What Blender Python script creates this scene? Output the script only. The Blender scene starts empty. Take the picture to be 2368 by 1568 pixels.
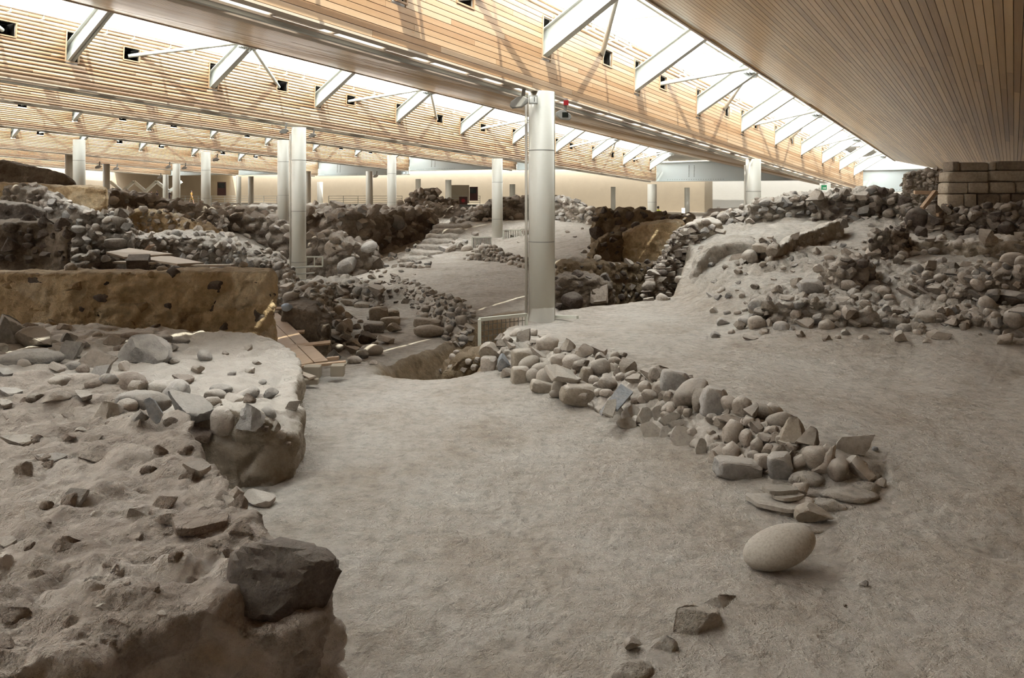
import bpy, bmesh, math, random
import numpy as np
from mathutils import Vector, Matrix, Euler
from mathutils.bvhtree import BVHTree

# ---------------------------------------------------------------- camera, world, sun, exposure
W, H, F, HY, CZ = 2368, 1568, 1842.0, 445.0, 3.2
sc = bpy.context.scene
COL = sc.collection
cam_d = bpy.data.cameras.new('camera')
cam_d.sensor_width = 36.0
cam_d.lens = F / W * 36.0
cam_d.shift_y = -(H / 2 - HY) / W
cam_d.clip_end = 500
cam = bpy.data.objects.new('camera', cam_d)
cam.location = (0, 0, CZ)
cam.rotation_euler = (math.pi / 2, 0, 0)
COL.objects.link(cam)
sc.camera = cam

world = bpy.data.worlds.new('sky'); sc.world = world
world.use_nodes = True
bg = world.node_tree.nodes['Background']
bg.inputs[0].default_value = (0.97, 0.97, 0.96, 1)
bg.inputs[1].default_value = 16.0

sun_d = bpy.data.lights.new('sun', 'SUN')
sun_d.energy = 10.0
sun_d.angle = math.radians(0.35)
sun_d.color = (1.0, 0.93, 0.80)
sun = bpy.data.objects.new('sun', sun_d)
COL.objects.link(sun)
UX, UY = 1161 / 2177.4, 1842 / 2177.4          # run of the roof beams on plan
sun_dir = Vector((-UY, UX, 0)) * 1.0 + Vector((UX, UY, 0)) * 0.35 + Vector((0, 0, -1.65))
sun.rotation_euler = sun_dir.to_track_quat('-Z', 'Y').to_euler()
sun.location = (0, 0, 40)

sc.view_settings.view_transform = 'Standard'
sc.view_settings.look = 'None'
sc.view_settings.gamma = 1
sc.view_settings.use_curve_mapping = False
sc.view_settings.exposure = 0.05
try:
    sc.cycles.max_bounces = 7
    sc.cycles.diffuse_bounces = 4
    sc.cycles.sample_clamp_indirect = 6
except Exception:
    pass

rnd = random.Random(7)
npr = np.random.RandomState(5)

# ---------------------------------------------------------------- helpers
def P(px, d, py=None, z=None):
    """world point seen at photo column px at depth d (and row py, or height z)"""
    if z is None:
        z = CZ + (HY - py) * d / F
    return Vector(((px - W / 2) * d / F, d, z))

def roofM():
    u = Vector((UX, UY, -107 / 2177.4)).normalized()
    v = Vector((-UY, UX, 0)).normalized()
    w = u.cross(v).normalized()
    M = Matrix.Identity(4)
    for i in range(3):
        M[i][0], M[i][1], M[i][2] = u[i], v[i], w[i]
    M[2][3] = CZ
    return M
RM = roofM()

def link(o, parent=None):
    COL.objects.link(o)
    if parent is not None:
        o.parent = parent
    return o

def tag(o, label, cat, group=None):
    o['label'] = label
    o['category'] = cat
    if group: o['group'] = group
    return o

def mesh_np(name, verts, faces, mats, smooth=False, attr=None):
    """verts (n,3), faces (m,k) arrays"""
    me = bpy.data.meshes.new(name)
    verts = np.asarray(verts, dtype=np.float32); faces = np.asarray(faces, dtype=np.int32)
    m, k = faces.shape
    me.vertices.add(len(verts)); me.vertices.foreach_set('co', verts.ravel())
    me.loops.add(m * k); me.loops.foreach_set('vertex_index', faces.ravel())
    me.polygons.add(m)
    me.polygons.foreach_set('loop_start', np.arange(0, m * k, k, dtype=np.int32))
    if smooth: me.polygons.foreach_set('use_smooth', np.ones(m, dtype=bool))
    me.update(calc_edges=True)
    if attr is not None:
        for an, av in attr.items():
            a = me.attributes.new(an, 'FLOAT', 'POINT')
            a.data.foreach_set('value', np.asarray(av, dtype=np.float32))
    me.materials.append(mats)
    return me

class MB:
    """collects simple solids into one mesh"""
    def __init__(s): s.v = []; s.f = []
    def raw(s, vs, fs):
        b = len(s.v); s.v += [tuple(v) for v in vs]; s.f += [tuple(i + b for i in f) for f in fs]; return s
    def box(s, lo, hi):
        x0, y0, z0 = lo; x1, y1, z1 = hi
        return s.raw([(x0,y0,z0),(x1,y0,z0),(x1,y1,z0),(x0,y1,z0),(x0,y0,z1),(x1,y0,z1),(x1,y1,z1),(x0,y1,z1)],
            [(0,3,2,1),(4,5,6,7),(0,1,5,4),(1,2,6,5),(2,3,7,6),(3,0,4,7)])
    def tube(s, a, b, r, n=12, r2=None, cap=True):
        a = Vector(a); b = Vector(b); d = (b - a).normalized()
        q = d.orthogonal().normalized(); w = d.cross(q)
        r2 = r if r2 is None else r2
        vs = []
        for c, rr in ((a, r), (b, r2)):
            for i in range(n):
                t = 2 * math.pi * i / n
                vs.append(c + (q * math.cos(t) + w * math.sin(t)) * rr)
        fs = [(i, (i + 1) % n, n + (i + 1) % n, n + i) for i in range(n)]
        if cap: fs += [tuple(range(n))[::-1], tuple(range(n, 2 * n))]
        return s.raw(vs, fs)
    def bar(s, a, b, w, h, up=(0, 0, 1)):
        a = Vector(a); b = Vector(b); d = (b - a).normalized()
        sd = d.cross(Vector(up)).normalized(); u = sd.cross(d).normalized()
        vs = []
        for c in (a, b):
            for i, j in ((-1,-1),(1,-1),(1,1),(-1,1)):
                vs.append(c + sd * (i * w / 2) + u * (j * h / 2))
        return s.raw(vs, [(0,1,2,3),(7,6,5,4),(0,4,5,1),(1,5,6,2),(2,6,7,3),(3,7,4,0)])
    def build(s, name, mat, parent=None, smooth=False, bevel=0):
        me = bpy.data.meshes.new(name); me.from_pydata([tuple(v) for v in s.v], [], s.f)
        me.materials.append(mat)
        if smooth:
            me.polygons.foreach_set('use_smooth', [len(p.vertices) <= 4 for p in me.polygons])
        me.update()
        o = bpy.data.objects.new(name, me)
        if bevel:
            m = o.modifiers.new('bevel', 'BEVEL'); m.width = bevel; m.segments = 2; m.limit_method = 'ANGLE'
        return link(o, parent)

def empty(name, loc=(0, 0, 0), M=None):
    o = bpy.data.objects.new(name, None); o.empty_display_size = 0.2
    if M is not None: o.matrix_world = M
    else: o.location = loc
    return link(o)

# numpy noise
def _h(ix, iy, iz, s):
    n = (ix.astype(np.int64) * 374761393 + iy.astype(np.int64) * 668265263 + iz.astype(np.int64) * 2147483647 + s * 974634777) & 0xffffffff
    n = ((n ^ (n >> 13)) * 1274126177) & 0xffffffff
    n = ((n ^ (n >> 15)) * 2246822519) & 0xffffffff
    n = n ^ (n >> 16)
    return (n & 0xffffff) / float(0xffffff)
def vnoise(p, s=0):
    f = np.floor(p); t = p - f; i = f.astype(np.int64); t = t * t * (3 - 2 * t)
    r = 0
    for dx in (0, 1):
        for dy in (0, 1):
            for dz in (0, 1):
                w = (t[:, 0] if dx else 1 - t[:, 0]) * (t[:, 1] if dy else 1 - t[:, 1]) * (t[:, 2] if dz else 1 - t[:, 2])
                r = r + w * _h(i[:, 0] + dx, i[:, 1] + dy, i[:, 2] + dz, s)
    return r * 2 - 1
def fbm(p, scale, octv=4, s=0, gain=.5, ridge=False):
    r = 0; a = 1; q = p / scale; tot = 0
    for k in range(octv):
        n = vnoise(q, s + k)
        if ridge: n = 1 - 2 * np.abs(n)
        r = r + a * n; tot += a; a *= gain; q = q * 2.03 + 17.3
    return r / tot
def worley(p, cell, s=0, squash=(1, 1, 1)):
    """F1, F2 and cell id"""
    q = p / (np.array(squash) * cell); f = np.floor(q); i = f.astype(np.int64)
    F1 = np.full(len(p), 9.0); F2 = np.full(len(p), 9.0); cid = np.zeros(len(p))
    for dx in (-1, 0, 1):
        for dy in (-1, 0, 1):
            for dz in (-1, 0, 1):
                a, b, c = i[:, 0] + dx, i[:, 1] + dy, i[:, 2] + dz
                o = np.stack([a + _h(a, b, c, s), b + _h(a, b, c, s + 1), c + _h(a, b, c, s + 2)], 1)
                d = np.sqrt(((q - o) ** 2).sum(1)); h = _h(a, b, c, s + 3)
                m = d < F1
                F2 = np.where(m, F1, np.minimum(F2, d)); cid = np.where(m, h, cid); F1 = np.where(m, d, F1)
    return F1, F2, cid
def smst(x, a, b):
    t = np.clip((x - a) / (b - a), 0, 1); return t * t * (3 - 2 * t)
def sdist(x, y, poly):
    """signed distance to polygon on plan, positive inside"""
    poly = np.asarray(poly, float); n = len(poly)
    d = np.full(x.shape, 1e9); ins = np.zeros(x.shape, bool)
    for i in range(n):
        ax, ay = poly[i]; bx, by = poly[(i + 1) % n]
        ex, ey = bx - ax, by - ay; L = ex * ex + ey * ey + 1e-12
        t = np.clip(((x - ax) * ex + (y - ay) * ey) / L, 0, 1)
        d = np.minimum(d, (x - ax - t * ex) ** 2 + (y - ay - t * ey) ** 2)
        c = ((ay > y) != (by > y)) & (x < (bx - ax) * (y - ay) / (by - ay + 1e-12) + ax)
        ins ^= c
    d = np.sqrt(d)
    return np.where(ins, d, -d)

# ---------------------------------------------------------------- materials
def newmat(name):
    m = bpy.data.materials.new(name); m.use_nodes = True
    nt = m.node_tree; b = nt.nodes['Principled BSDF']
    return m, nt, b
def nd(nt, t, **kw):
    n = nt.nodes.new(t)
    for k, v in kw.items(): setattr(n, k, v)
    return n
def ramp(nt, fac, stops):
    r = nd(nt, 'ShaderNodeValToRGB'); e = r.color_ramp.elements
    while len(e) < len(stops): e.new(0.5)
    for i, (p, c) in enumerate(stops):
        e[i].position = p; e[i].color = (*c, 1)
    nt.links.new(fac, r.inputs[0]); return r.outputs[0]
def noise(nt, vec, scale, detail=4, rough=.55, dist=0):
    n = nd(nt, 'ShaderNodeTexNoise'); n.inputs['Scale'].default_value = scale
    n.inputs['Detail'].default_value = detail; n.inputs['Roughness'].default_value = rough
    n.inputs['Distortion'].default_value = dist
    nt.links.new(vec, n.inputs['Vector']); return n.outputs['Fac']
def mixc(nt, fac, a, b, mode='MIX'):
    n = nd(nt, 'ShaderNodeMix', data_type='RGBA', blend_type=mode)
    for s, x in ((n.inputs[0], fac), (n.inputs[6], a), (n.inputs[7], b)):
        if hasattr(x, 'default_value') or hasattr(x, 'links'): nt.links.new(x, s)
        elif isinstance(x, (int, float)): s.default_value = x
        else: s.default_value = (*x, 1)
    return n.outputs[2]
def mth(nt, op, a, b=0.0, clamp=False):
    n = nd(nt, 'ShaderNodeMath', operation=op, use_clamp=clamp)
    for s, x in ((n.inputs[0], a), (n.inputs[1], b)):
        if isinstance(x, (int, float)): s.default_value = x
        else: nt.links.new(x, s)
    return n.outputs[0]
def bump(nt, b, h, strength, dist, prev=None):
    n = nd(nt, 'ShaderNodeBump'); n.inputs['Strength'].default_value = strength
    n.inputs['Distance'].default_value = dist; nt.links.new(h, n.inputs['Height'])
    if prev is not None: nt.links.new(prev, n.inputs['Normal'])
    nt.links.new(n.outputs[0], b.inputs['Normal']); return n.outputs[0]

def earth_mat(name, cols, dust=None, dust_amt=.8, nscale=2.0, bscale=14, bstr=.6, bdist=.03, rough=.95, cellmix=0.0, rand=0.0, dlo=.35, dhi=.85, pitmix=None, speck=.5):
    """cols: three base colours; dust: pale dust lying on upward faces; cellmix: tone per embedded stone"""
    m, nt, b = newmat(name)
    geo = nd(nt, 'ShaderNodeNewGeometry'); pos = geo.outputs['Position']
    n1 = noise(nt, pos, nscale, 4, .6); n2 = noise(nt, pos, nscale * 6, 4, .65)
    f = mth(nt, 'ADD', mth(nt, 'MULTIPLY', n1, .65), mth(nt, 'MULTIPLY', n2, .35))
    if cellmix:
        at = nd(nt, 'ShaderNodeAttribute', attribute_name='cell')
        f = mth(nt, 'ADD', mth(nt, 'MULTIPLY', f, 1 - cellmix), mth(nt, 'MULTIPLY', at.outputs['Fac'], cellmix))
    if rand:
        oi = nd(nt, 'ShaderNodeObjectInfo')
        f = mth(nt, 'ADD', mth(nt, 'MULTIPLY', f, 1 - rand), mth(nt, 'MULTIPLY', oi.outputs['Random'], rand))
    c = ramp(nt, f, [(.32, cols[0]), (.5, cols[1]), (.68, cols[2])])
    if pitmix is not None:
        pa = nd(nt, 'ShaderNodeAttribute', attribute_name='pit')
        pc = ramp(nt, noise(nt, pos, 3, 4, .7), [(.3, pitmix[0]), (.5, pitmix[1]), (.7, pitmix[2])])
        c = mixc(nt, pa.outputs['Fac'], c, pc)
    if speck:
        sp = noise(nt, pos, nscale * 22 + 20, 3, .8)
        c = mixc(nt, mth(nt, 'MULTIPLY', mth(nt, 'GREATER_THAN', sp, .66), speck), c, tuple(x * .45 for x in cols[0]))
        mo = noise(nt, pos, bscale * .9, 4, .75)
        c = mixc(nt, 1.0, c, ramp(nt, mo, [(.3, (.74,.74,.74)), (.5, (1,1,1)), (.75, (1.18,1.18,1.18))]), 'MULTIPLY')
    if dust is not None:
        sx = nd(nt, 'ShaderNodeSeparateXYZ'); nt.links.new(geo.outputs['Normal'], sx.inputs[0])
        mr = nd(nt, 'ShaderNodeMapRange'); mr.inputs[1].default_value = dlo; mr.inputs[2].default_value = dhi
        nt.links.new(sx.outputs[2], mr.inputs[0])
        n3 = noise(nt, pos, 3.1, 4, .7)
        k = mth(nt, 'MULTIPLY', mr.outputs[0], mth(nt, 'ADD', mth(nt, 'MULTIPLY', n3, 1.1), .35), True)
        k = mth(nt, 'MULTIPLY', k, dust_amt)
        c = mixc(nt, k, c, dust)
    nt.links.new(c, b.inputs['Base Color'])
    b.inputs['Roughness'].default_value = rough
    b.inputs['Specular IOR Level'].default_value = .15
    hn = noise(nt, pos, bscale, 6, .72)
    p = bump(nt, b, hn, min(1, bstr * 1.5), bdist * 2.2)
    vn = nd(nt, 'ShaderNodeTexNoise', noise_type='RIDGED_MULTIFRACTAL'); vn.inputs['Scale'].default_value = bscale * .45; vn.inputs['Detail'].default_value = 3
    nt.links.new(pos, vn.inputs['Vector'])
    bump(nt, b, vn.outputs['Fac'], min(1, bstr), bdist * .8, p)
    return m

M = {}
DUST = (.56, .51, .45)
M['rock'] = earth_mat('rock', [(.19,.158,.13), (.34,.29,.243), (.47,.405,.345)], DUST, .8, 3.5, 16, .6, .02, rand=.35, dlo=.1, dhi=.8)
M['rockgrey'] = earth_mat('grey_rock', [(.16,.15,.14), (.285,.267,.25), (.41,.385,.36)], DUST, .7, 3.0, 16, .6, .02, rand=.3, dlo=.1, dhi=.8)
M['darkrock'] = earth_mat('dark_rock', [(.065,.05,.043), (.12,.095,.08), (.19,.155,.13)], DUST, .3, 4, 18, .8, .025)
M['cobble'] = earth_mat('smooth_cobble', [(.25,.215,.18), (.31,.27,.23), (.37,.33,.285)], None, 0, 2.0, 50, .1, .004, rough=.75, rand=.4, speck=.12)
M['slate'] = earth_mat('slate', [(.27,.24,.205), (.34,.305,.265), (.40,.36,.315)], None, 0, 3.0, 26, .35, .008, rand=.4, speck=.2)
M['blue'] = earth_mat('bluegrey_stone', [(.18,.185,.195), (.24,.245,.255), (.33,.31,.295)], None, 0, 4, 30, .3, .01, speck=.2)
M['block'] = earth_mat('tuff_block', [(.23,.185,.14), (.31,.26,.205), (.38,.325,.265)], DUST, .5, 4, 16, .6, .02, rand=.3)
M['ashlar'] = earth_mat('stained_ashlar', [(.19,.15,.115), (.34,.28,.215), (.46,.39,.305)], None, 0, 1.5, 14, .6, .02, rand=.35)
PITC = [(.18,.125,.072), (.27,.195,.12), (.36,.275,.185)]
M['ground'] = earth_mat('trodden_dust', [(.38,.32,.26), (.49,.44,.38), (.55,.51,.455)], None, 0, .8, 7, 1, .07, pitmix=PITC, speck=.4)
M['nearwall'] = earth_mat('earthen_wall_top', [(.32,.255,.21), (.48,.405,.34), (.58,.505,.435)], (.58,.52,.455), .3, 2.4, 11, .9, .05, cellmix=.3)
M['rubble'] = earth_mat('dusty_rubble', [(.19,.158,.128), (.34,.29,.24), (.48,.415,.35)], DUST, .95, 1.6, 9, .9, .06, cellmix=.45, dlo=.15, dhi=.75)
M['rubbledark'] = earth_mat('dark_rubble', [(.17,.133,.105), (.31,.255,.205), (.45,.38,.315)], (.46,.405,.35), .85, 1.6, 9, .9, .06, cellmix=.5, dlo=.25, dhi=.85)  # darker, browner rubble tone with less dust
M['volcanic'] = earth_mat('volcanic_earth', [(.40,.275,.155), (.66,.49,.29), (.76,.63,.44)], (.34,.28,.21), .6, 1.3, 6, 1, .09, cellmix=.35)
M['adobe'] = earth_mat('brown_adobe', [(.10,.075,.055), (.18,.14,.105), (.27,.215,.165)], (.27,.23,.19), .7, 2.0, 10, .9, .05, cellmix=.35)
M['plasterwall'] = earth_mat('mud_plaster', [(.21,.168,.125), (.31,.255,.195), (.40,.34,.27)], DUST, .95, 1.4, 8, .7, .04, cellmix=.15, dlo=.2)
M['pit'] = earth_mat('pit_earth', PITC, (.26,.21,.155), .5, 1.5, 9, .9, .06, cellmix=.3)

def wood_mat(name, c0, c1, c2, rough=.45, plank=None, rand=.5, knots=True):
    m, nt, b = newmat(name)
    tc = nd(nt, 'ShaderNodeTexCoord'); geo = nd(nt, 'ShaderNodeNewGeometry')
    mp = nd(nt, 'ShaderNodeMapping'); mp.vector_type = 'POINT'
    # world position turned to the run of the beams
    dx = nd(nt, 'ShaderNodeVectorMath', operation='DOT_PRODUCT'); dx.inputs[1].default_value = (UX, UY, 0)
    dy = nd(nt, 'ShaderNodeVectorMath', operation='DOT_PRODUCT'); dy.inputs[1].default_value = (-UY, UX, 0)
    dz = nd(nt, 'ShaderNodeVectorMath', operation='DOT_PRODUCT'); dz.inputs[1].default_value = (0.0262, 0.0416, 1)
    for n in (dx, dy, dz): nt.links.new(geo.outputs['Position'], n.inputs[0])
    cb = nd(nt, 'ShaderNodeCombineXYZ')
    nt.links.new(mth(nt, 'MULTIPLY', dx.outputs['Value'], .12), cb.inputs[0])
    nt.links.new(mth(nt, 'MULTIPLY', dy.outputs['Value'], 3.0), cb.inputs[1])
    nt.links.new(mth(nt, 'MULTIPLY', dz.outputs['Value'], 3.0), cb.inputs[2])
    g = noise(nt, cb.outputs[0], 5, 5, .6)
    f = g
    if rand:
        oi = nd(nt, 'ShaderNodeObjectInfo')
        at = nd(nt, 'ShaderNodeAttribute', attribute_name='cell')
        rr = mth(nt, 'FRACT', mth(nt, 'ADD', oi.outputs['Random'], at.outputs['Fac']))
        f = mth(nt, 'ADD', mth(nt, 'MULTIPLY', g, 1 - rand), mth(nt, 'MULTIPLY', rr, rand))
    c = ramp(nt, f, [(.25, c0), (.5, c1), (.75, c2)])
    if knots:
        kv = nd(nt, 'ShaderNodeTexVoronoi'); kv.inputs['Scale'].default_value = 1.0
        cb2 = nd(nt, 'ShaderNodeCombineXYZ')
        nt.links.new(mth(nt, 'MULTIPLY', dx.outputs['Value'], 1.6), cb2.inputs[0])
        nt.links.new(mth(nt, 'MULTIPLY', dy.outputs['Value'], 3.2), cb2.inputs[1])
        nt.links.new(mth(nt, 'MULTIPLY', dz.outputs['Value'], 3.2), cb2.inputs[2])
        nt.links.new(cb2.outputs[0], kv.inputs['Vector'])
        k = mth(nt, 'LESS_THAN', kv.outputs['Distance'], .075)
        c = mixc(nt, mth(nt, 'MULTIPLY', k, .55), c, (.35, .19, .09))
    nt.links.new(c, b.inputs['Base Color']); b.inputs['Roughness'].default_value = rough
    return m
M['pine'] = wood_mat('pine_cladding', (.28,.16,.082), (.36,.23,.132), (.41,.29,.19), .5)
M['soffit'] = wood_mat('soffit_pine', (.27,.155,.065), (.42,.27,.125), (.50,.335,.18), .32)
M['fascia'] = wood_mat('fascia_board', (.36,.30,.24), (.44,.37,.30), (.50,.43,.35), .5, rand=.2, knots=False)
M['board'] = wood_mat('old_board', (.28,.185,.115), (.36,.245,.155), (.43,.31,.205), .7, rand=.3, knots=False)
M['greyboard'] = wood_mat('dusty_board', (.30,.245,.19), (.38,.315,.25), (.45,.38,.305), .8, rand=.3, knots=False)

def plain(name, col, rough=.5, metal=0, spec=.5, nz=0):
    m, nt, b = newmat(name)
    if nz:
        geo = nd(nt, 'ShaderNodeNewGeometry')
        n = noise(nt, geo.outputs['Position'], 1.2, 5, .6)
        c = mixc(nt, n, tuple(x * (1 - nz) for x in col), tuple(min(1, x * (1 + nz)) for x in col))
        nt.links.new(c, b.inputs['Base Color'])
        bump(nt, b, noise(nt, geo.outputs['Position'], 5, 6, .6), .25, .03)
    else:
        b.inputs['Base Color'].default_value = (*col, 1)
    b.inputs['Roughness'].default_value = rough; b.inputs['Metallic'].default_value = metal
    b.inputs['Specular IOR Level'].default_value = spec
    return m
M['steel'] = plain('white_painted_steel', (.62,.64,.60), .4)
M['girder'] = plain('grey_painted_girder', (.50,.55,.55), .45)
M['column'] = plain('cream_column_paint', (.50,.48,.42), .45, nz=.04)
M['joint'] = plain('column_joint', (.16,.155,.14), .6)
M['pipe'] = plain('conduit_paint', (.42,.385,.33), .5)
M['dark'] = plain('void_shade', (.02,.018,.015), .9, spec=.1)  # near-black colour for the shade in hollows behind the planks
M['lightplaster'] = plain('beige_wall_plaster', (.42,.36,.275), .9, spec=.1, nz=.08)
M['whiteplaster'] = plain('white_wall_plaster', (.66,.66,.63), .9, spec=.1, nz=.05)
M['roofout'] = plain('roof_deck', (.45,.42,.38), .9, spec=.1)
M['lampgrey'] = plain('grey_cast_metal', (.27,.26,.24), .5)
M['black'] = plain('black_lens', (.015,.018,.015), .2)
M['red'] = plain('red_plastic', (.36,.02,.025), .35)
M['doorred'] = plain('dark_red_door', (.075,.02,.015), .5)
M['rail'] = plain('grey_rail', (.40,.41,.38), .4)
M['frame'] = plain('fence_frame', (.50,.50,.43), .5)
M['mesh'] = plain('wire_mesh', (.14,.125,.10), .5)
M['louvre'] = plain('red_brown_frame', (.45,.17,.10), .5)
M['concrete'] = plain('concrete_block', (.30,.255,.20), .95, spec=.1, nz=.15)
M['walkway'] = plain('walkway_edge', (.12,.12,.11), .7)
M['deck'] = plain('walkway_deck', (.34,.34,.32), .7)
M['skin'] = plain('skin', (.35,.20,.14), .6)
M['shirt'] = plain('dark_shirt', (.05,.03,.03), .8)
M['mustard'] = plain('mustard_cloth', (.30,.17,.04), .8)
M['hivis'] = plain('yellow_vest', (.55,.60,.08), .7)
M['hair'] = plain('dark_hair', (.02,.015,.012), .7)
M['green'] = plain('green_sign', (.02,.22,.09), .5)
M['white'] = plain('white_print', (.75,.75,.72), .6)
M['bluecloth'] = plain('pale_blue_cloth', (.35,.42,.52), .8, nz=.2)
def glass_mat():
    m, nt, b = newmat('skylight_glass')
    out = nt.nodes['Material Output']
    t = nd(nt, 'ShaderNodeBsdfTransparent'); t.inputs[0].default_value = (.92, .95, .95, 1)
    g = nd(nt, 'ShaderNodeBsdfGlossy'); g.inputs['Roughness'].default_value = .05
    mx = nd(nt, 'ShaderNodeMixShader'); mx.inputs[0].default_value = .05
    nt.links.new(t.outputs[0], mx.inputs[1]); nt.links.new(g.outputs[0], mx.inputs[2])
    nt.links.new(mx.outputs[0], out.inputs['Surface']); return m
M['glass'] = glass_mat()
# ---------------------------------------------------------------- the roof
# (v on plan across the beams, height of the beam's lower edge over the eye)
BAYS = [(-24.3, 1.45), (-6.6, 2.27), (9.2, 3.12), (25.0, 3.97), (38.6, 5.13), (51.3, 5.23), (64.0, 4.86), (77.0, 5.10), (90.0, 5.20), (103.7, 5.3)]
T0, T1 = -36.0, 61.8
FH = 2.14                 # height of the planked face
RAFT = {2: (15.9, 5.25), 3: (13.55, 5.22), 4: (14.5, 5.2), 5: (12.6, 5.2), 6: (15.0, 5.2), 7: (13.2, 5.2), 8: (14, 5.2), 1: (15.9, 5.25)}
BR = 3.25

UNITBOX = MB().box((-.5, -.5, -.5), (.5, .5, .5))
def unit_mesh(name, mat):
    me = bpy.data.meshes.new(name); me.from_pydata(UNITBOX.v, [], UNITBOX.f); me.materials.append(mat); me.update(); return me
PLANK = unit_mesh('pine_plank', M['pine'])
SPLANK = unit_mesh('soffit_plank', M['soffit'])

def put_plank(me, parent, lo, hi, slope=0.0, name='plank'):
    o = bpy.data.objects.new(name, me)
    o.location = [(a + b) / 2 for a, b in zip(lo, hi)]
    o.scale = [b - a for a, b in zip(lo, hi)]
    if slope: o.rotation_euler = (slope, 0, 0)
    return link(o, parent)

def boxes_mesh(name, boxes, mat, parent, slope=0.0, smooth=False):
    """boxes: (lo, hi) lists joined, with a tone value per box"""
    n = len(boxes); bv = np.array(UNITBOX.v); bf = np.array(UNITBOX.f)
    c = np.array([[(a + b) / 2 for a, b in zip(lo, hi)] for lo, hi in boxes]); s = np.array([[b - a for a, b in zip(lo, hi)] for lo, hi in boxes])
    v = bv[None] * s[:, None]
    if slope:
        cs, sn = math.cos(slope), math.sin(slope)
        v = np.stack([v[..., 0], v[..., 1] * cs - v[..., 2] * sn, v[..., 1] * sn + v[..., 2] * cs], -1)
    v = v + c[:, None]
    f = bf[None] + (np.arange(n) * 8)[:, None, None]
    at = np.repeat(npr.rand(n), 8)
    me = mesh_np(name, v.reshape(-1, 3), f.reshape(-1, 4), mat, attr={'cell': at})
    o = bpy.data.objects.new(name, me); o['kind'] = 'stuff'
    return link(o, parent)

def openings(i):
    t0, dt = RAFT[i]; zl = BAYS[i][1]; ops = []
    k = -9
    while t0 + k * dt < T1 - .5:
        t = t0 + k * dt
        if t > T0 + 1:
            ops.append((t - .19, t + .19, zl + .80, zl + 1.72, 'r'))
            if k % 2 == (0 if i % 2 == 0 else 1):
                for s in (-1, 1):
                    tt = t + s * BR
                    if T0 + 1 < tt < T1 - .6: ops.append((tt - .27, tt + .27, zl + 1.22, zl + 1.62, 'b'))
        k += 1
    return ops

def cut_row(t0, t1, z0, z1, ops):
    segs = [(t0, t1)]
    for a, b, oz0, oz1, _ in ops:
        if oz0 < z1 - .02 and oz1 > z0 + .02:
            ns = []
            for s, e in segs:
                if b <= s or a >= e: ns.append((s, e)); continue
                if a > s + .05: ns.append((s, a))
                if b < e - .05: ns.append((b, e))
            segs = ns
    return segs

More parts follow.
